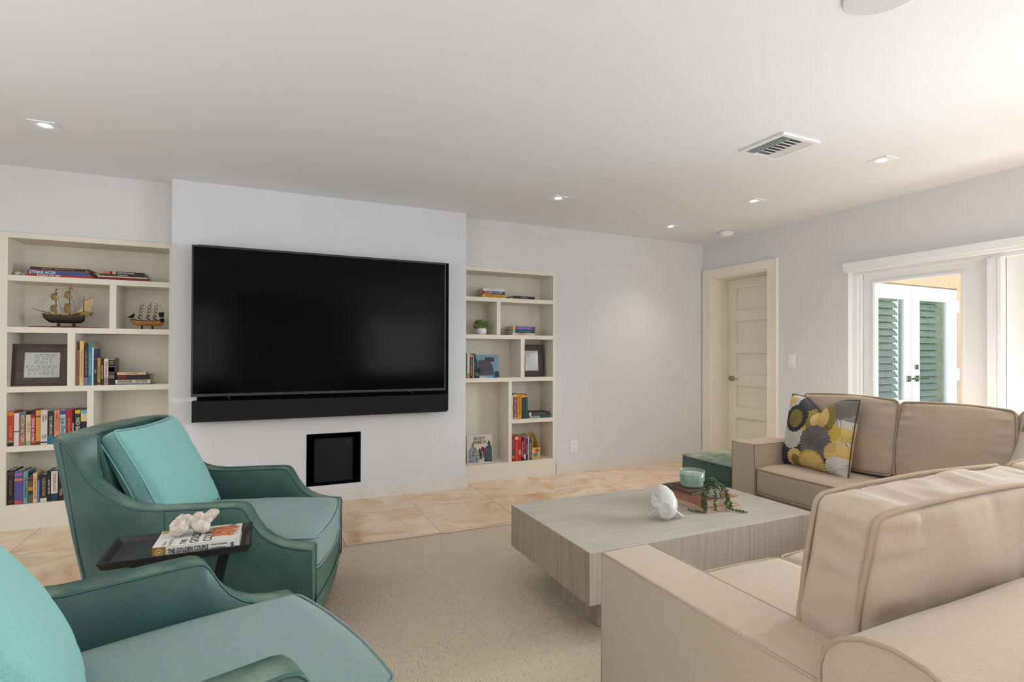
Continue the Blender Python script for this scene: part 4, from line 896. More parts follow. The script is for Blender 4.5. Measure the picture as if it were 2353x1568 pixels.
# small black-sailed ship
t = empty('model_ship', (-.800, 4.765, 1.3605), label='small model ship with black sails and orange hull', cat='model ship')
hu = obj('hull', hull_bm(.205, .040, .04, .3), M_SHIPO, t, True); hu.location = (-.0, 0, .026)
bm = BM()
for s in (-1, 1): tube(bm, [(-.10+.20*k/10, s*(.0205*min(1, math.sin(min(k/10+.05, .55)/.55*PI/2)**.7)), .026+.038+.012*(2*k/10-1)**2) for k in range(11)], .0028, 4)
box(bm, .085, .108, -.018, .018, .055, .085); obj('black_rail', bm, M_SAILB, t)
bm = BM(); tube(bm, [(-.09, 0, .07), (-.125, 0, .088)], .002, 5); obj('bowsprit', bm, M_SHIPO, t)
for x, zt, dx in ((-.035, .195, .012), (.018, .206, .006), (.06, .196, .006)):
    bm = BM(); tube(bm, [(x, 0, .065), (x+dx, 0, zt)], .002, 6); obj('mast', bm, M_SHIPO, t)
    for k in range(4):     # furled black canvas hanging in loops
        zc = .09+k*.026; bm = BM(); tube(bm, [(x-.002-.016*math.sin(a*PI/6)+dx*k/4, .004, zc+.013*math.cos(a*PI/6)) for a in range(7)], .0022 if k else .004, 5); obj('furled_sail', bm, M_SAILB, t)
obj('sail', flatpoly([(-.118, .088), (-.078, .118), (-.072, .108), (-.084, .082)]), M_SAILB, t)
obj('flag', flatpoly([(.072, .13), (.110, .134), (.107, .092), (.078, .094)]), M_SAILB, t)
obj('pennant', flatpoly([(.022, .206), (.034, .203), (.022, .196)]), flat((190, 60, 50)), t)
bm = BM()
for a, b in (((-.118, .088), (-.03, .17)), ((.024, .205), (.066, .196)), ((.066, .19), (.11, .134)), ((-.023, .19), (.005, .07)), ((.024, .2), (.045, .07)), ((.024, .2), (.04, .07))): tube(bm, [(a[0], 0, a[1]), (b[0], 0, b[1])], .0006, 4)
obj('rigging', bm, M_RIG, t)
bm = BM()
for x in (-.03, .035): box(bm, x-.004, x+.004, -.012, .012, 0, .028); box(bm, x-.008, x+.008, -.014, .014, 0, .004)
obj('stand', bm, M_SAILB, t)

# ================================================================== TELEVISION WALL
t = empty('television', (.46, 4.38, .878), label='large black flat television on the white wall', cat='television')
TX0, TX1, TZ0, TZ1 = -.473-.46, 1.392-.46, 0, 1.075
bm = BM(); f = .011
box(bm, TX0, TX1, .0, .03, TZ0, TZ0+.019); box(bm, TX0, TX1, 0, .03, TZ1-f, TZ1); box(bm, TX0, TX0+f, 0, .03, TZ0+.019, TZ1-f); box(bm, TX1-f, TX1, 0, .03, TZ0+.019, TZ1-f)
obj('bezel', bm, M_TVF, t)
boxo('screen', TX0+f, TX1-f, .004, .028, TZ0+.019, TZ1-f, M_SCREEN, t)
boxo('back_cover', TX0+.1, TX1-.1, .03, .07, .1, .9, M_BLACK, t)
boxo('wall_mount', -.3, .3, .07, .122, .3, .7, M_BLACK, t)
text_obj('SONY', .012, flat((120, 120, 120)), t, (.02, -.0006, .0095), (PI/2, 0, 0), name='logo')
bm = BM()
box(bm, -.448, 1.457, YT-.022, YT-.0005, .694, 1.978); tag(obj('backing_board', bm, mat('matt_black_board', (9, 9, 9), .8, c2=(11, 11, 11), spec=.1)), 'matt black board on the wall behind the television', 'board')
t = empty('soundbar', (.473, 4.40, .694), label='long black soundbar below the television', cat='soundbar')
boxo('cabinet', -.943, .943, 0, .095, 0, .15, M_BLACK, t, .002)
boxo('grille', -.94, .94, -.003, .0, .003, .147, M_CLOTH, t)
boxo('bracket', -.5, .5, .095, .103, .05, .12, M_BLACK, t)
def cable(x, w, h, label, c=(40, 40, 42)):
    bm = BM(); tube(bm, smooth_path([(x, 4.47, .90), (x+w*.3, 4.455, .90-h*.6), (x+w, 4.45, .90-h), (x+w*1.1, 4.46, .852)]), .0025, 6); tag(obj('cable', bm, flat(c)), label, 'cable', 'cables hanging below the television')
cable(-.26, .02, .03, 'short black cable hanging at the left below the television', (150, 150, 150)); cable(.33, -.05, .035, 'curved grey cable below the middle of the television'); cable(.66, .0, .03, 'straight black cable right of the television centre'); cable(1.06, .06, .035, 'curved cable at the right below the television', (110, 110, 110))
# niche lining and subwoofer
bm = BM()
x0, x1, z0, z1 = .3005, .7175, .1345, .5475; th = .006
box(bm, x0, x1, YT-.001, 4.86, z0, z0+th); box(bm, x0, x1, YT-.001, 4.86, z1-th, z1); box(bm, x0, x0+th, YT-.001, 4.86, z0+th, z1-th); box(bm, x1-th, x1, YT-.001, 4.86, z0+th, z1-th); box(bm, x0, x1, 4.86, 4.87, z0, z1)
struct(obj('trim_5', bm, mat('niche_black', (6, 6, 6), .7, spec=.15)))
t = empty('subwoofer', (.512, 4.575, .1408), label='black subwoofer in the square wall niche', cat='speaker')
bm = BM(); box(bm, -.155, .155, .004, .26, 0, .362, .012); obj('cabinet', bm, M_BLACK, t)
bm = BM(); box(bm, -.15, .15, 0, .006, .006, .357, .003); obj('grille_cloth', bm, mat('subwoofer_cloth', (17, 18, 24), .85, bump=.3, bscale=900), t)
bm = BM(); tube(bm, [(.105, -.001, .312), (.115, -.001, .328), (.13, -.001, .338)], .0015, 4); tube(bm, [(.12, -.001, .322), (.132, -.001, .318)], .0015, 4); obj('badge', bm, flat((96, 96, 100)), t)

# ================================================================== RUG
bm = BM(); nx, ny = 90, 80
x0, x1, y0, y1 = -.62, 2.93, -.3, 3.415
V = {}
for i in range(nx+1):
    for j in range(ny+1):
        x = x0+(x1-x0)*i/nx; y = y0+(y1-y0)*j/ny
        if j == ny: y += -.03*(x-.9)+.006*noise.noise(Vector((x*9, 0, 0)))
        V[i, j] = bm.verts.new((x, y, .010+.0012*noise.noise(Vector((x*25, y*25, 0)))))
for i in range(nx):
    for j in range(ny): bm.faces.new((V[i, j], V[i+1, j], V[i+1, j+1], V[i, j+1]))
rim_ = [V[i, 0] for i in range(nx)]+[V[nx, j] for j in range(ny)]+[V[i, ny] for i in range(nx, 0, -1)]+[V[0, j] for j in range(ny, 0, -1)]
low_ = [bm.verts.new((v.co.x, v.co.y, .0006)) for v in rim_]
for k in range(len(rim_)): q = (k+1) % len(rim_); bm.faces.new((rim_[k], low_[k], low_[q], rim_[q]))
bm.faces.new(low_[::-1])
o = obj('area_rug', bm, M_RUG, None, True); tag(o, 'large beige woven area rug under the coffee table', 'rug')
RZ = .0118

# ================================================================== COFFEE TABLE
t = empty('coffee_table', (1.84, 2.19, RZ), label='low whitewashed wooden block coffee table', cat='table')
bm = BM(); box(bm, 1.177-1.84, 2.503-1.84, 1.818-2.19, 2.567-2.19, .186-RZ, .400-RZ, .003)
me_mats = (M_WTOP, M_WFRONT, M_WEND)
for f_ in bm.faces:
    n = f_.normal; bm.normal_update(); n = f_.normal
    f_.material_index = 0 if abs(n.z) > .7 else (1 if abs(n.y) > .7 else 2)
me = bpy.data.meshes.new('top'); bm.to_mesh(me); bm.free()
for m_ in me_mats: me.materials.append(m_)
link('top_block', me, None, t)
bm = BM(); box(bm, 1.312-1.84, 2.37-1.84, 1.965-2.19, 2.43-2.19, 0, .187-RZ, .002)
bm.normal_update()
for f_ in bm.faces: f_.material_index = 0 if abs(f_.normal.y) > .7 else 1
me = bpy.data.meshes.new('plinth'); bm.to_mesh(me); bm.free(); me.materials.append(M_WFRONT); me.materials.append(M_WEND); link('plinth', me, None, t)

# books on the table
TT = .4004
def table_book(x0, x1, y0, y1, z, th, c, label, title=None, tc=(0, 0, 0), rz=0.):
    t = empty('book', (x0, y0, z), (0, 0, rz), label=label, cat='book'); w, d = x1-x0, y1-y0; m = mat('cloth_%d_%d_%d' % c, c, .8, bump=.3, bscale=500)
    bm = BM(); box(bm, 0, w, 0, d, 0, .003); box(bm, 0, w, 0, d, th-.003, th); box(bm, 0, .003, 0, d, .003, th-.003); obj('cover', bm, m, t)
    boxo('pages', .003, w-.005, .004, d-.004, .003, th-.003, M_PAGES, t)
    if title: text_obj(title, th*.5, flat(tc), t, (-.0008, d*.55, th*.5), (PI/2, 0, -PI/2), width=d*.5)
    return t
table_book(2.003, 2.222, 2.028, 2.30, TT, .0215, (214, 176, 154), 'pale pink cloth book, lowest of the stack on the coffee table')
table_book(2.008, 2.224, 2.038, 2.325, TT+.022, .0405, (176, 122, 100), 'thick rust pink cloth book in the middle of the coffee table stack', 'FLORIDA', (206, 156, 132), rz=.02)
table_book(1.998, 2.20, 2.135, 2.345, TT+.063, .0155, (92, 76, 60), 'dark thin book on top of the coffee table stack, under the candle', rz=.05)
# candle
def sea_glass():
    m = mat('sea_glass', (176, 204, 190), .08, c2=(184, 210, 198), scale=5, spec=.6, coat=.4); nt = m.node_tree; N = nt.nodes; L = nt.links
    mx = N.new('ShaderNodeMixShader'); tr = N.new('ShaderNodeBsdfTransparent'); tr.inputs[0].default_value = (.86, .94, .90, 1); mx.inputs[0].default_value = .42
    L.new(tr.outputs[0], mx.inputs[1]); L.new(N['Principled BSDF'].outputs[0], mx.inputs[2]); L.new(mx.outputs[0], N['Material Output'].inputs[0]); return m
t = empty('candle', (2.098, 2.235, TT+.0790), label='green glass candle jar on the coffee table books', cat='candle')
bm = BM(); lathe(bm, [(.052, 0), (.06, .004), (.064, .02), (.0655, .088), (.0635, .088), (.0615, .02), (.056, .008)], seg=40); obj('glass_jar', bm, sea_glass(), t, True)
bm = BM(); cyl(bm, (0, 0, .04), .0608, .060, 36); obj('wax', bm, mat('candle_wax', (222, 218, 196), .5), t)
bm = BM(); tube(bm, [(0, 0, .07), (0, .001, .079)], .0015, 6); obj('wick', bm, M_BLACK, t)
bpy.data.objects[t.name]['category'] = 'candle'
# succulent
t = empty('trailing_succulent', (2.080, 2.078, TT+.0632), label='trailing string-of-pearls plant in a pale pot on stacked books', cat='plant')
bm = BM(); lathe(bm, [(.036, 0), (.040, .004), (.044, .058), (.041, .06), (.039, .05)]); obj('pot', bm, M_POT, t, True)
rr = random.Random(11); bs = BM(); bl = BM()
def leafs(path):
    tube(bs, path, .0012, 4)
    for p in path:
        for q in range(3):
            a = rr.uniform(0, 2*PI); d = Vector((math.cos(a), math.sin(a), rr.uniform(-.4, .8))).normalized()
            c = Vector(p)+d*.0066; ret = bmesh.ops.create_icosphere(bl, subdivisions=1, radius=rr.uniform(.0040, .0052)); bmesh.ops.scale(bl, vec=(.75, .75, 1.4), verts=ret['verts'])
            bmesh.ops.rotate(bl, cent=(0, 0, 0), matrix=Vector((0, 0, 1)).rotation_difference(d).to_matrix(), verts=ret['verts']); bmesh.ops.translate(bl, vec=c, verts=ret['verts'])
for k in range(60):
    a = rr.uniform(0, 2*PI); R = rr.uniform(0, .046); leafs([(R*math.cos(a), R*math.sin(a), .055+z) for z in (0, .008*(1.2-R/.05), .02*(1.2-R/.05), .034*(1.1-R/.05))])
def strand(pts):
    sp_ = smooth_path(pts, 10); out = [sp_[0]]
    for p in sp_:
        if (p-out[-1]).length > .0088: out.append(p)
    leafs(out)
Z0 = -.0632
bx, by = 1.995-2.080, 2.03-2.078
for pts in ([(-.03, -.02, .06), (-.055, -.035, .055), (-.075, -.04, .02), (-.09, -.05, -.02), (-.097, -.052, -.05), (-.112, -.03, Z0+.006), (-.13, .02, Z0+.006)],
            [(-.035, 0, .06), (-.06, -.01, .06), (-.078, -.02, .03), (-.088, -.03, -.01), (-.095, -.035, -.045)],
            [(-.04, -.01, .055), (-.062, -.02, .04), (-.082, -.028, .0), (-.092, -.04, -.04)],
            [(-.02, -.035, .06), (-.03, -.052, .05), (-.032, -.056, .0), (-.032, -.058, -.03), (-.03, -.062, -.055)],
            [(.02, -.035, .06), (.03, -.055, .05), (.04, -.062, .0), (.04, -.06, -.03), (.055, -.07, -.052), (.075, -.085, Z0+.006), (.09, -.11, Z0+.006), (.098, -.135, Z0+.006)],
            [(.035, -.02, .06), (.055, -.035, .05), (.065, -.05, .01), (.06, -.062, -.03), (.052, -.066, -.055)],
            [(.0, -.04, .06), (.004, -.055, .04), (.006, -.058, .0)], [(.04, 0, .06), (.06, -.01, .045), (.072, -.02, .01), (.075, -.05, -.03), (.07, -.065, -.05)]):
    strand(pts)
obj('stems', bs, M_LEAF, t); o = obj('leaves', bl, M_LEAF, t, True)
# whale
t = empty('whale_figurine', (1.745, 2.03, TT), label='white ceramic whale figurine with raised tail on the coffee table', cat='figurine')
def skin(name, pts, edges, m, parent, lv=2):
    me = bpy.data.meshes.new(name); me.from_pydata([p[:3] for p in pts], edges, []); me.materials.append(m)
    o = bpy.data.objects.new(name, me); COL.objects.link(o); o.parent = parent
    sk = o.modifiers.new('skin', 'SKIN'); sv = me.skin_vertices[0].data
    for i, p in enumerate(pts): sv[i].radius = (p[3], p[3]*(p[4] if len(p) > 4 else 1)) ; sv[i].use_root = (i == 0)
    s = o.modifiers.new('sub', 'SUBSURF'); s.levels = lv; s.render_levels = lv
    dg = bpy.context.evaluated_depsgraph_get(); me2 = bpy.data.meshes.new_from_object(o.evaluated_get(dg)); bpy.data.objects.remove(o)
    for p in me2.polygons: p.use_smooth = True
    o = bpy.data.objects.new(name, me2); COL.objects.link(o); o.parent = parent; return o
def lumps(name, balls, vox, m, parent, smooth=6, amp=0., freq=60., dents=()):
    """one continuous skin over a chain of overlapping balls"""
    bm = BM()
    for x, y, z, r in balls: ret = bmesh.ops.create_icosphere(bm, subdivisions=3, radius=r); bmesh.ops.translate(bm, vec=(x, y, z), verts=ret['verts'])
    me = bpy.data.meshes.new(name); bm.to_mesh(me); bm.free(); o = bpy.data.objects.new(name, me); COL.objects.link(o)
    md = o.modifiers.new('r', 'REMESH'); md.mode = 'VOXEL'; md.voxel_size = vox
    ms = o.modifiers.new('s', 'SMOOTH'); ms.factor = .6; ms.iterations = smooth
    dg = bpy.context.evaluated_depsgraph_get(); me2 = bpy.data.meshes.new_from_object(o.evaluated_get(dg)); bpy.data.objects.remove(o)
    nrm = [v.normal.copy() for v in me2.vertices]
    for v, n in zip(me2.vertices, nrm):
        if amp: v.co += n*amp*(noise.noise(v.co*freq)+.6*noise.noise(v.co*freq*2.7))
        for dx, dy, dz, dr, dd in dents:
            w_ = math.exp(-((v.co-Vector((dx, dy, dz))).length/dr)**2); v.co -= n*dd*w_
    me2.materials.clear(); return link(name, me2, m, parent, True)
def chain(pts, n=6):
    out = []
    for a, b in zip(pts, pts[1:]):
        for i in range(n): f = i/n; out.append(tuple(a[k]+(b[k]-a[k])*f for k in range(4)))
    return out+[pts[-1]]
AR, AD = Vector((.909, -.417, 0)), Vector((.417, .909, 0))
def rdz(r_, d_, z_, *k): v = AR*r_+AD*d_; return (v.x, v.y, z_)+tuple(k)
lumps('body', [rdz(*p) for p in chain([(-.004, .075, .132, .020), (.000, .06, .118, .034), (.008, .04, .096, .045), (.010, .02, .072, .050), (.006, .0, .053, .045), (-.004, -.015, .040, .034), (-.02, -.025, .034, .022), (-.034, -.030, .046, .014), (-.041, -.032, .066, .0095), (-.043, -.032, .080, .008)])], .0035, M_CERAM, t, 5)
def lobe(pts, d0, dd):
    bm = BM(); c = (sum(p[0] for p in pts)/len(pts), sum(p[1] for p in pts)/len(pts)); F_ = []
    for sgn, th in ((1, .003), (-1, .003)):
        ring = [bm.verts.new(rdz(x, d0+dd*(x+.043)+sgn*.0012, z)) for x, z in pts]; cc = bm.verts.new(rdz(c[0], d0+dd*(c[0]+.043)+sgn*.005+.006, c[1])); F_.append((ring, cc))
    for ring, cc in F_:
        for i in range(len(ring)): bm.faces.new((ring[i], ring[(i+1) % len(ring)], cc))
    for i in range(len(pts)): a, b_ = F_[0][0], F_[1][0]; bm.faces.new((a[i], a[(i+1) % len(pts)], b_[(i+1) % len(pts)], b_[i]))
    bmesh.ops.recalc_face_normals(bm, faces=bm.faces); o = obj('tail_fluke', bm, M_CERAM, t, True); md = o.modifiers.new('s', 'SUBSURF'); md.levels = 2; md.render_levels = 2
lobe([(-.040, .084), (-.048, .096), (-.056, .114), (-.070, .133), (-.076, .124), (-.081, .104), (-.078, .084), (-.068, .068), (-.050, .062)], -.036, -.5)
lobe([(-.044, .088), (-.032, .096), (-.022, .100), (-.010, .098), (.000, .088), (.006, .068), (.004, .052), (-.010, .044), (-.024, .048), (-.040, .060)], -.046, -.55)
for pts in (((-.03, .03, .045), (-.078, .045, .008)), ((.04, .03, .045), (.092, .02, .010))):
    a_, b_ = Vector(rdz(*pts[0])), Vector(rdz(*pts[1])); d_ = b_-a_; wv = Vector((0, 0, 1)).cross(d_).normalized(); bm = BM(); ra = []
    for f, w_ in ((0, .014), (.35, .022), (.7, .018), (.92, .011), (1, .004)):
        c = a_+d_*f; ra.append([bm.verts.new(c+wv*w_+Vector((0, 0, .004))), bm.verts.new(c-wv*w_+Vector((0, 0, .004))), bm.verts.new(c-wv*w_-Vector((0, 0, .004))), bm.verts.new(c+wv*w_-Vector((0, 0, .004)))])
    for p, q in zip(ra, ra[1:]):
        for k in range(4): bm.faces.new((p[k], p[(k+1) % 4], q[(k+1) % 4], q[k]))
    bm.faces.new(ra[0]); bm.faces.new(ra[-1][::-1]); bmesh.ops.recalc_face_normals(bm, faces=bm.faces)
    o = obj('flipper', bm, M_CERAM, t, True); md = o.modifiers.new('s', 'SUBSURF'); md.levels = 2; md.render_levels = 2

# ================================================================== SECTIONAL SOFA
S = empty('sectional_sofa', (0, 0, RZ), label='large beige linen corner sofa with loose cushions', cat='sofa')
SZ = -RZ
def sofa_box(name, x0, x1, y0, y1, z0, z1, bev=.012, pipe=()):
    bm = BM(); box(bm, x0, x1, y0, y1, z0+SZ, z1+SZ, bev); o = obj(name, bm, M_SOFA, S, True)
    md = o.modifiers.new('w', 'WEIGHTED_NORMAL'); 
    if pipe:
        b2 = BM()
        for p in pipe: tube(b2, [(a, b, c+SZ) for a, b, c in p], .0045, 6)
        obj('piping', b2, M_SOFAW, o, True)
    return o
# base rails
bm = BM(); box(bm, 1.09, 3.5, .42, 1.335, .06+SZ, .285+SZ, .008); box(bm, 2.93, 3.5, 1.335, 2.52, .06+SZ, .285+SZ, .008); obj('base', bm, M_SOFA, S)
e = .004
sofa_box('arm', .914, 1.092, .50, 1.352, .06, .602, .010, [[(.914+e, .52, .602-e), (.914+e, 1.345, .602-e), (.914+e, 1.352-e, .595), (.914+e, 1.352-e, .07)], [(.918, 1.352-e, .602-e), (1.088, 1.352-e, .602-e), (1.088, 1.352-e, .07)], [(1.088, .66, .598), (1.088, 1.348, .598)]])
sofa_box('arm', 2.895, 3.5, 2.524, 2.712, .06, .605, .010, [[(2.899, 2.528, .601), (2.899, 2.708, .601), (2.899, 2.708, .07)], [(2.899, 2.528, .07), (2.899, 2.528, .601), (3.45, 2.528, .601)]])
def back_frame(axis, a0, a1, b0, b1, top):
    """rounded back: profile across b, extruded along a"""
    prof = [(b0, .06), (b0, top-.09)]; n = 8
    cx = (b0+b1)/2; hw = (b1-b0)/2
    for i in range(n+1):
        an = PI-PI*i/n; prof.append((cx+hw*math.cos(an), top-.09+.09*math.sin(an)))
    prof += [(b1, .06)]
    bm = BM(); R0 = []; N_ = 26
    for k in range(N_+1):
        a = a0+(a1-a0)*k/N_
        R0.append([bm.verts.new((a, b, z+SZ+.003*noise.noise(Vector((a*5, b*5, z*3)))) if axis == 0 else (b, a, z+SZ)) for b, z in prof])
    for p, q in zip(R0, R0[1:]):
        for k in range(len(prof)-1): bm.faces.new((p[k], p[k+1], q[k+1], q[k]))
    bm.faces.new(R0[0]); bm.faces.new(R0[-1][::-1]); bmesh.ops.recalc_face_normals(bm, faces=bm.faces)
    o = obj('back_frame', bm, M_SOFA, S, True); md = o.modifiers.new('e', 'EDGE_SPLIT'); md.split_angle = .9
    b2 = BM(); tube(b2, [((a0-.001, b, z+SZ) if axis == 0 else (b, a1+.001, z+SZ)) for b, z in prof], .0045, 6); obj('piping', b2, M_SOFAW, o, True)
back_frame(0, .916, 3.78, .405, .655, .722)
back_frame(1, .66, 2.71, 3.52, 3.78, .722)
# seat cushions
def seat(cx, cy, sx, sy, seed): boxed_cushion('seat_cushion', S, (cx, cy, .372+SZ), (0, 0, 0), sx, sy, .172, M_SOFA, M_SOFAW, r=.03, crown=.012, seed=seed, wr=.002)
seat(1.402, 1.02, .606, .735, 1); seat(2.005, 1.02, .594, .735, 2); seat(2.60, 1.02, .594, .735, 3)
seat(3.205, 1.00, .61, .70, 4); seat(3.20, 1.645, .61, .575, 5); seat(3.20, 2.228, .61, .582, 6)
# back cushions: built lying in xy with thickness z, then stood up
def backc(cx, cy, cz, w, h, th, rot, seed, **k): boxed_cushion('back_cushion', S, (cx, cy, cz+SZ), rot, w, h, th, M_SOFA, M_SOFAW, r=.022, crown=.036, seed=seed, wr=.006, side=.012, pr=.0058, n=40, gather=.016, **k)
backc(1.468, .752, .676, .755, .415, .135, (PI/2-.0+.13, 0, 0), 11)
backc(2.22, .748, .678, .715, .415, .135, (PI/2+.13, 0, 0), 12)
R1 = (PI/2+.16, 0, PI/2)
backc(3.385, 2.205, .698, .600, .44, .15, (PI/2-.16, 0, -PI/2), 13)
backc(3.375, 1.625, .690, .525, .44, .15, (PI/2-.16, 0, -PI/2), 14)
backc(3.385, 1.07, .690, .56, .44, .15, (PI/2-.16, 0, -PI/2), 15)
bm = BM()
for x, y in ((.95, 1.3), (.95, .5), (2.96, 2.66), (3.7, 2.66), (3.7, .5), (2.2, .5)): box(bm, x-.025, x+.025, y-.025, y+.025, SZ if x > 2.9 else 0, .06+SZ)
obj('feet', bm, M_DARKWOOD, S)

# ---- throw pillows
def parasol_mat():
    m = bpy.data.materials.new('parasol_print'); m.use_nodes = True; nt = m.node_tree; N = nt.nodes; L = nt.links
    b = N['Principled BSDF']; b.inputs['Roughness'].default_value = .85; b.inputs['Specular IOR Level'].default_value = .2
    tc = N.new('ShaderNodeTexCoord')
    def mth(op, *a):
        n = N.new('ShaderNodeMath'); n.operation = op
        for i, v in enumerate(a):
            if isinstance(v, (int, float)): n.inputs[i].default_value = v
            else: L.new(v, n.inputs[i])
        return n.outputs[0]
    sep = N.new('ShaderNodeSeparateXYZ'); L.new(tc.outputs['Object'], sep.inputs[0])
    def layer(x, z, r, ca, cb, prev, rays=26, inner=.6, phase=0., line=None):
        dx = mth('SUBTRACT', sep.outputs[0], x); dz = mth('SUBTRACT', sep.outputs[2], z)
        rr_ = mth('SQRT', mth('ADD', mth('MULTIPLY', dx, dx), mth('MULTIPLY', dz, dz)))
        an = mth('ARCTAN2', dz, dx)
        sc = mth('ABSOLUTE', mth('SINE', mth('MULTIPLY', an, 9.)))
        edge = mth('ADD', r*.94, mth('MULTIPLY', sc, r*.06))
        inside = mth('LESS_THAN', rr_, edge)
        inn = mth('LESS_THAN', rr_, r*inner)
        mi_ = N.new('ShaderNodeMix'); mi_.data_type = 'RGBA'; L.new(inn, mi_.inputs[0]); mi_.inputs[6].default_value = (*lin(ca), 1); mi_.inputs[7].default_value = (*lin(cb), 1)
        ray = mth('GREATER_THAN', mth('ABSOLUTE', mth('SINE', mth('MULTIPLY', an, rays/2))), .97)
        wedge = mth('GREATER_THAN', mth('SINE', mth('ADD', mth('MULTIPLY', an, 2.), phase)), .1)
        ray = mth('MULTIPLY', ray, wedge)
        mr = N.new('ShaderNodeMix'); mr.data_type = 'RGBA'; L.new(ray, mr.inputs[0]); L.new(mi_.outputs[2], mr.inputs[6]); mr.inputs[7].default_value = (*lin(line or (50, 50, 50)), 1)
        mx = N.new('ShaderNodeMix'); mx.data_type = 'RGBA'; L.new(inside, mx.inputs[0])
        if isinstance(prev, tuple): mx.inputs[6].default_value = (*lin(prev), 1)
        else: L.new(prev, mx.inputs[6])
        L.new(mr.outputs[2], mx.inputs[7]); return mx.outputs[2]
    GR, DK, YE, OL, WH, TN = (124, 118, 112), (66, 66, 68), (204, 178, 82), (142, 128, 70), (212, 206, 196), (222, 192, 122)
    c = (72, 72, 74)
    for x, z, r, ca, cb, k, i_, ph, li in (
        (-.20, -.20, .10, DK, DK, 30, .1, 0, (96, 96, 96)), (-.08, -.19, .075, TN, OL, 26, .5, 1, None), (.20, .10, .10, (150, 144, 140), (150, 144, 140), 20, .5, 2, (120, 112, 108)), (.17, .20, .095, GR, GR, 40, .5, 0, (60, 60, 62)),
        (.21, .015, .09, WH, TN, 24, .5, 3, None), (-.20, .19, .075, WH, TN, 24, .5, 1, None), (-.04, .06, .075, YE, YE, 1, .5, 0, None), (.15, .02, .06, YE, YE, 1, .5, 0, None), (-.23, -.03, .07, YE, YE, 1, .5, 0, None),
        (.06, .10, .115, OL, TN, 34, .62, 4, None), (-.13, -.03, .095, WH, WH, 30, .5, 4, (150, 140, 118)), (-.12, .075, .092, DK, OL, 34, .66, 0, (34, 34, 34)),
        (.06, -.06, .112, GR, (116, 110, 106), 34, .55, 2, (40, 40, 42)), (.20, -.10, .07, TN, TN, 30, .5, 3, (90, 76, 50)), (.04, -.21, .105, YE, TN, 34, .85, 2, (90, 80, 50)), (.21, -.19, .075, WH, WH, 26, .5, 1, None)):
        c = layer(x, z, r, ca, cb, c, k, i_, ph, li)
    L.new(c, b.inputs['Base Color'])
    return m
bm, rim = pillow_bm(.51, .48, .17, 28, .05, .085, 2)
t = empty('throw_pillow', (3.15, 2.30, .4585), (-.2, 0, -PI/2-.14), label='throw pillow printed with grey and yellow parasols', cat='pillow')
o = obj('pillow', bm, parasol_mat(), t, True); o.location = (0, 0, .232)
b2 = BM(); tube(b2, rim, .004, 6, closed=True); p_ = obj('piping', b2, flat((70, 70, 72)), t, True); p_.location = (0, 0, .232)
def band_mat():
    m = bpy.data.materials.new('banded_pillow'); m.use_nodes = True; nt = m.node_tree; N = nt.nodes; L = nt.links
    b = N['Principled BSDF']; b.inputs['Roughness'].default_value = .9; b.inputs['Specular IOR Level'].default_value = .15
    tc = N.new('ShaderNodeTexCoord'); sp = N.new('ShaderNodeSeparateXYZ'); L.new(tc.outputs['Object'], sp.inputs[0])
    g1 = N.new('ShaderNodeMath'); g1.operation = 'GREATER_THAN'; g1.inputs[1].default_value = .135; L.new(sp.outputs[2], g1.inputs[0])
    g2 = N.new('ShaderNodeMath'); g2.operation = 'GREATER_THAN'; g2.inputs[1].default_value = -.10; L.new(sp.outputs[0], g2.inputs[0])
    m1 = N.new('ShaderNodeMix'); m1.data_type = 'RGBA'; L.new(g2.outputs[0], m1.inputs[0]); m1.inputs[6].default_value = (*lin((206, 194, 186)), 1); m1.inputs[7].default_value = (*lin((82, 84, 88)), 1)
    m2 = N.new('ShaderNodeMix'); m2.data_type = 'RGBA'; L.new(g1.outputs[0], m2.inputs[0]); L.new(m1.outputs[2], m2.inputs[6]); m2.inputs[7].default_value = (*lin((120, 128, 140)), 1)
    L.new(m2.outputs[2], b.inputs['Base Color']); return m
bm, rim = pillow_bm(.44, .43, .15, 24, .06, 0, 5)
o = obj('throw_pillow', bm, band_mat(), None, True); o.matrix_world = Matrix.Translation((3.135, 1.10, .662)) @ Matrix.Rotation(-PI/2+.05, 4, 'Z') @ Matrix.Rotation(-.26, 4, 'X') @ Matrix.Rotation(.24, 4, 'Y')
tag(o, 'throw pillow banded in pale pink, blue grey and charcoal', 'pillow')

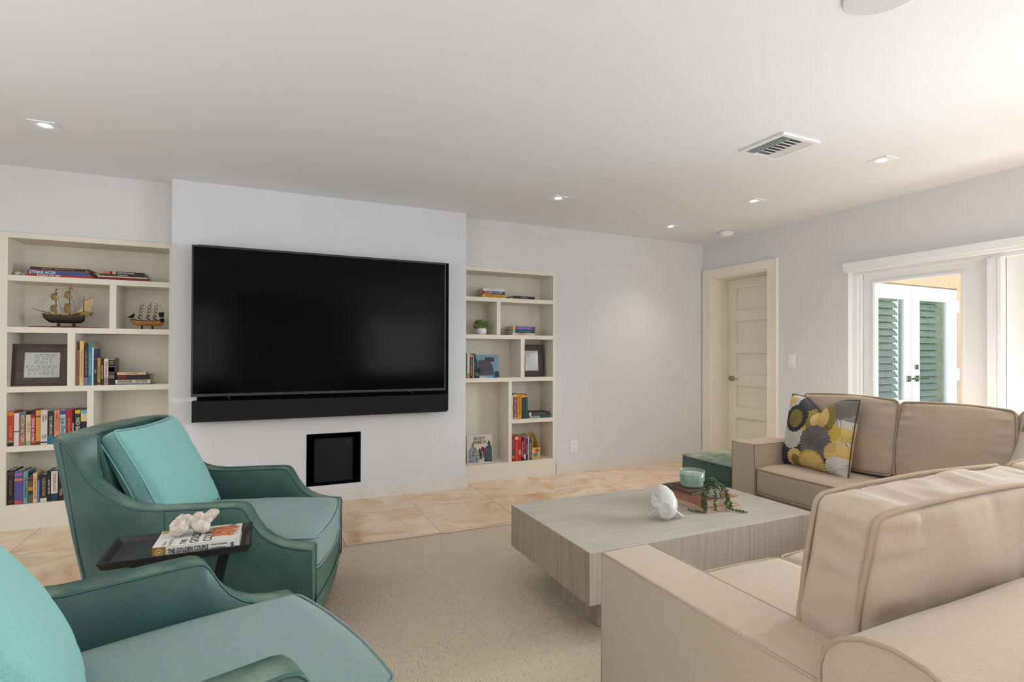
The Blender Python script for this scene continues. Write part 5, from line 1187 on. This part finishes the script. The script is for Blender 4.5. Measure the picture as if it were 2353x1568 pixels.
# ================================================================== ARMCHAIRS
def build_chair():
    T = empty('armchair', (0, 0, RZ))
    A_IN, TH, Z0 = .306, .087, .115-RZ
    zt_tab = [(.262, .423), (.2, .430), (.15, .443), (.105, .465), (.07, .495), (.045, .530), (.028, .562), (.014, .586), (0, .598), (-.02, .603), (-.1, .603), (-.2, .602), (-.3, .602), (-.36, .608), (-.405, .622), (-.46, .655), (-.522, .7125), (-.555, .765), (-.581, .81), (-.605, .855), (-.622, .872)]
    st = []   # (outer_b, outer_t, inner_b, inner_t, ztop)
    def low(u): return u if u > -.3 else -.3+(u+.3)*(.20/.34)
    vo = A_IN+TH
    UB_IN = -.535   # inner face of the back at the top
    for u, z in zt_tab:
        ui = max(u, UB_IN)
        st.append([Vector((low(u), -vo+.012, Z0)), Vector((u, -vo, z)), Vector((max(low(u), -.40), -A_IN, .25)), Vector((ui, -A_IN-.0, z)), z])
    for a in (.35, .7, 1.05, 1.4):   # outer corner
        cu, cv, r = -.622+.0, -vo+.045, .045
        p = Vector((cu-r*math.sin(a)*.9, cv-r*math.cos(a)))
        st.append([Vector((low(p.x), p.y*.97, Z0)), Vector((p.x, p.y, .876)), Vector((-.40, -A_IN, .25)), Vector((UB_IN, -A_IN+.0, .876)), .876])
    nb = 14
    for i in range(1, nb+1):
        f = i/nb; v = -(vo-.05)*(1-f); bow = .028*(1-(v/vo)**2)
        iv = -A_IN*(1-f)
        st.append([Vector((-.505-bow*.4, v*.97, Z0)), Vector((-.666-bow, v, .876+.006*(1-(v/vo)**2))), Vector((-.40-bow*.3, iv, .25)), Vector((UB_IN-.02-bow*.6, iv, .876+.006*(1-(v/vo)**2))), .876+.006*(1-(v/vo)**2)])
    full = st+[[Vector((p.x, -p.y, p.z)) if len(p) == 3 and not isinstance(p, float) else p for p in s[:4]]+[s[4]] for s in st[:-1][::-1]]
    bm = BM(); rings = []; outer = []; inner = []
    for ob, ot, ib, it, z in full:
        z -= RZ; ob = Vector(ob); z_ = z
        o3 = Vector((ot.x, ot.y, z-.014)); o2 = ob.lerp(o3, .5)+(Vector((ot.x, ot.y, 0))-Vector((it.x, it.y, 0))).normalized()*.006 if (ot-it).length > 1e-6 else ob.lerp(o3, .5)
        d = (Vector((it.x, it.y, 0))-Vector((ot.x, ot.y, 0))); L_ = max(d.length, 1e-6); dn = d/L_
        c1 = Vector((ot.x, ot.y, z))+dn*min(.010, L_*.15); c3 = Vector((it.x, it.y, z))-dn*min(.010, L_*.15); c2 = (c1+c3)/2+Vector((0, 0, .003))
        i3 = Vector((it.x, it.y, z-.014)); i1 = Vector((ib.x, ib.y, ib.z-RZ)); i2 = i1.lerp(i3, .5)
        ring = [ob, o2, o3, c1, c2, c3, i3, i2, i1]
        rings.append([bm.verts.new(p) for p in ring]); outer.append((o3+c1)/2+Vector((0, 0, .001))-dn*.0015); inner.append((i3+c3)/2+Vector((0, 0, .001))+dn*.0015)
    for a, b in zip(rings, rings[1:]):
        for k in range(8): bm.faces.new((a[k], a[k+1], b[k+1], b[k]))
    bm.faces.new(rings[0]); bm.faces.new(rings[-1][::-1])
    bmesh.ops.remove_doubles(bm, verts=bm.verts, dist=1e-5); bmesh.ops.recalc_face_normals(bm, faces=bm.faces)
    sh = obj('shell', bm, M_LEATHER, T, True); md = sh.modifiers.new('e', 'EDGE_SPLIT'); md.split_angle = 1.0
    bm = BM(); tube(bm, outer, .0042, 6); tube(bm, inner, .0036, 6)
    for s in (-1, 1):
        tube(bm, [(.263, s*(vo-.006), Z0+.01), (.263, s*(vo-.003), .41-RZ)], .0038, 6); tube(bm, [(.263, s*A_IN, Z0+.01), (.263, s*A_IN, .41-RZ)], .0034, 6)
        for u, zt in ((-.27, .597), (-.075, .597)): tube(bm, [(u, s*(vo-.008), Z0+.01), (u, s*(vo+.0005), .35-RZ), (u, s*(vo+.001), zt-RZ)], .0024, 5)
        tube(bm, [(low(-.622), s*(vo-.018), Z0+.01), (-.56, s*(vo+.0), .45), (-.622, s*(vo-.001), .86-RZ)], .0036, 6)
    obj('piping', bm, M_WELT, sh, True)
    # front rail (bowed) and deck
    bm = BM(); N_ = 14; G = []
    for i in range(N_+1):
        v = -A_IN+2*A_IN*i/N_; bow = .018*(1-(v/A_IN)**2); G.append([bm.verts.new(p) for p in ((.262+bow, v, Z0), (.264+bow, v, .30-RZ), (.20, v, .30-RZ), (.20, v, Z0))])
    for a, b in zip(G, G[1:]):
        for k in range(4): bm.faces.new((a[k], b[k], b[(k+1) % 4], a[(k+1) % 4]))
    bm.faces.new(G[0][::-1]); bm.faces.new(G[-1]); bmesh.ops.recalc_face_normals(bm, faces=bm.faces)
    fr_ = obj('front_rail', bm, M_LEATHER, T, True); fr_.modifiers.new('e', 'EDGE_SPLIT').split_angle = .8
    bm = BM(); tube(bm, [(.267+.018*(1-(v/A_IN)**2), v, .188-RZ) for v in [(-1+2*i/12)*(A_IN-.003) for i in range(13)]], .0032, 6); obj('piping', bm, M_WELT, fr_, True)
    boxo('seat_deck', -.45, .20, -A_IN, A_IN, .18-RZ, .298-RZ, M_LEATHER, T)
    # seat cushion with bowed front
    def bowf(p, q): p.x += .022*(1-q[1]**2)*max(0, q[0])**2; p.z += (.012*max(0, q[0])*(1-abs(q[2])*.0)*(1 if q[2] > 0 else 0)*-1); return p
    boxed_cushion('seat_cushion', T, (-.085, 0, .378-RZ), (0, 0, 0), .70, .604, .150, M_TEAL, M_TEAL, r=.026, crown=.016, seed=2, pr=.0038, wr=.002, side=.003, shape=bowf)
    # loose back cushion
    boxed_cushion('back_cushion', T, (-.432, 0, .660-RZ), (0, PI/2-.48, 0), .475, .525, .078, M_TEALP, M_TEALP, r=.026, crown=.056, seed=6, pr=.0036, wr=.005, side=-.014, n=26, gather=.006)
    bm = BM(); cyl(bm, (-.15, 0, .012), .26, .024, 40); cyl(bm, (-.15, 0, .06), .05, .11, 20); obj('swivel_base', bm, M_DARKWOOD, T)
    return T
def children(o): return [c for c in bpy.data.objects if c.parent == o]
def copy_tree(o, parent=None):
    c = o.copy(); COL.objects.link(c); c.parent = parent
    for ch in children(o): copy_tree(ch, c)
    return c
ch = build_chair(); ch.location = (.021, 2.696, RZ); ch.rotation_euler = (0, 0, -.265)
tag(ch, 'green leather swivel armchair with pale teal cushions by the left bookcase', 'armchair', 'green leather armchairs')
c2 = copy_tree(ch); c2.location = (-.061, 1.454, RZ); c2.rotation_euler = (0, 0, .312)
c2['label'] = 'green leather armchair with teal cushions in the near left foreground'

# ---- ottoman
t = empty('ottoman', (3.245, 3.01, 0), label='green leather ottoman behind the sofa arm', cat='ottoman')
boxed_cushion('cushion', t, (0, 0, .345), (0, 0, 0), .60, .50, .135, M_LEATHER_O, M_WELT, r=.03, crown=.015, seed=9, pr=.004, wr=.003)
boxo('body', -.292, .292, -.242, .242, .06, .28, M_LEATHER_O, t, .02)
bm = BM()
for x in (-.25, .25):
    for y in (-.2, .2): cyl(bm, (x, y, .03), .02, .06, 14, r2=.024)
obj('feet', bm, M_DARKWOOD, t)

# ================================================================== TRAY TABLE between the chairs
t = empty('tray_table', (-.245, 2.09, 0), label='small black wooden tray table between the two armchairs', cat='side table')
bm = BM(); hx, hy = .208, .128; zt, zb = .564, .545
o_ = [(-hx, -hy), (hx, -hy), (hx, hy), (-hx, hy)]
def ring(k, z): return [bm.verts.new((x-(k if x > 0 else -k), y-(k if y > 0 else -k), z)) for x, y in o_]
rs_ = [ring(.012, zb-.006), ring(0, zt), ring(.008, zt), ring(.022, zb+.004)]
for a, b in zip(rs_, rs_[1:]):
    for k in range(4): bm.faces.new((a[k], a[(k+1) % 4], b[(k+1) % 4], b[k]))
bm.faces.new(rs_[0][::-1]); bm.faces.new(rs_[-1]); bmesh.ops.recalc_face_normals(bm, faces=bm.faces); obj('tray', bm, M_DARKWOOD, t)
M_SPECK = mat('speckled_black_metal', (16, 15, 15), .5, c2=(66, 62, 60), scale=160, detail=3, lo=.6, hi=.75)
for s in (-1, 1):
    bm = BM(); a = Vector((s*.128, 0, .536)); b = Vector((s*.02, 0, .02)); w_ = .016; dep = .035
    for p, q in ((a, b),):
        v = [bm.verts.new((c.x+sx*w_, sy*dep, c.z)) for c in (p, q) for sx in (-1, 1) for sy in (-1, 1)]
        for f in ((0, 1, 3, 2), (4, 6, 7, 5), (0, 2, 6, 4), (1, 5, 7, 3), (0, 4, 5, 1), (2, 3, 7, 6)): bm.faces.new([v[i] for i in f])
    bmesh.ops.recalc_face_normals(bm, faces=bm.faces); obj('leg', bm, M_SPECK, t)
boxo('foot_plate', -.15, .15, -.1, .1, RZ, .022, M_SPECK, t, .003); boxo('cross_bar', -.15, .15, -.03, .03, .524, .536, M_SPECK, t)
# book on the tray
B = empty('book', (-.316, 1.990, .5495), (0, 0, -.02), label='white book lettered THE GOLDEN COUPLE on the black tray table', cat='book')
w, d, th = .243, .168, .034
M_BW = flat((226, 222, 216), .35)
bm = BM(); box(bm, 0, w, 0, .002, 0, th); box(bm, 0, w, .002, d, 0, .002); box(bm, 0, w, .002, d, th-.002, th); obj('cover', bm, M_BW, B)
boxo('pages', .003, w-.003, .002, d-.003, .002, th-.002, M_PAGES, B)
boxo('gold_block', -.0002, .036, -.0007, .0003, 0, th, flat((150, 120, 46)), B)
text_obj('THE GOLDEN COUPLE', .0185, flat((24, 22, 22)), B, (.098, -.0008, th*.5), (PI/2, 0, 0), width=.112, extr=.0003, name='spine_title').scale = (1, 1.15, 1)
text_obj('Greer Hendricks', .0078, flat((110, 100, 96)), B, (.185, -.0008, th*.68), (PI/2, 0, 0), width=.045, name='author_name'); text_obj('Sarah Pekkanen', .0078, flat((110, 100, 96)), B, (.182, -.0008, th*.34), (PI/2, 0, 0), width=.043, name='author_name')
bm = BM(); 
for R_ in (.0105, .0085): tube(bm, [(.018+R_*math.cos(2*PI*i/20), -.0008, th*.5+R_*math.sin(2*PI*i/20)) for i in range(20)], .0005, 4, closed=True)
for i in range(4): a = i*PI/4; tube(bm, [(.018+.007*math.cos(a), -.0008, th*.5+.007*math.sin(a)), (.018-.007*math.cos(a), -.0008, th*.5-.007*math.sin(a))], .0005, 4)
obj('round_emblem', bm, flat((226, 206, 150)), B)
bm = BM(); box(bm, .218, .226, -.0008, 0, .011, .0155); box(bm, .218, .226, -.0008, 0, .018, .0225); obj('publisher_mark', bm, flat((30, 30, 30)), B)
for s, x, sz in (('THE', .082, .024), ('GOLDEN', .112, .036), ('COUPLE', .150, .036)):
    text_obj(s, sz, flat((34, 30, 30)), B, (x, .006 if s != 'THE' else .006, th+.0002), (0, 0, PI/2), width=.15 if s != 'THE' else .05, align='LEFT', name='cover_title')
for s, x in (('Greer', .028), ('Hendricks', .044)): text_obj(s, .016, flat((150, 146, 140)), B, (x, .012 if s == 'Greer' else .004, th+.0002), (0, 0, PI/2), width=.075, align='LEFT', name='cover_author')
boxo('gold_seal', .004, .022, .138, .164, th, th+.0006, flat((176, 146, 84)), B)
bm = BM(); rr = random.Random(2)
for k in range(26):
    y0_ = .045+k*.0038; path = [(.166+rr.uniform(-.02, .01)+f*.062, y0_+rr.uniform(-.004, .004)+.006*math.sin(f*6+k), th+.0008) for f in (0, .25, .5, .75, 1)]
    path = [(min(x, w-.002), y, z) for x, y, z in path]; tube(bm, path, .0015, 4)
obj('auburn_hair_picture', bm, mat('auburn', (150, 74, 34), .6, c2=(206, 124, 70), scale=60), B)
bm = BM(); blob(bm, [(0, 0), (.02, .006), (.04, .002), (.022, -.006)]); o = obj('green_leaf_picture', bm, flat((60, 110, 50)), B); o.rotation_euler = (-PI/2, 0, .7); o.location = (.2, .142, th+.0012)
# coral
t = empty('coral_piece', (-.222, 2.075, .5842), (0, 0, 0), label='white porous coral lying on THE GOLDEN COUPLE book', cat='coral')
o = lumps('coral_body', [rdz(*p) for p in ((-.044, .0, .030, .022), (-.030, .004, .046, .022), (-.014, .002, .052, .018), (-.034, -.016, .022, .022), (-.018, -.014, .030, .020), (.002, .018, .040, .022), (.014, .024, .054, .018), (.022, .01, .030, .022), (.036, .03, .046, .020), (.048, .04, .058, .017), (.058, .046, .064, .012), (.034, .016, .022, .020), (-.05, .012, .02, .018))], .0028, M_CORAL, t, 4, .0022, 90,
          [(*rdz(-.006, -.012, .052), .010, .010), (*rdz(.02, .0, .056), .007, .008), (*rdz(-.03, -.022, .045), .006, .006)])
zmin = min(v.co.z for v in o.data.vertices)
for v in o.data.vertices: v.co.z -= zmin
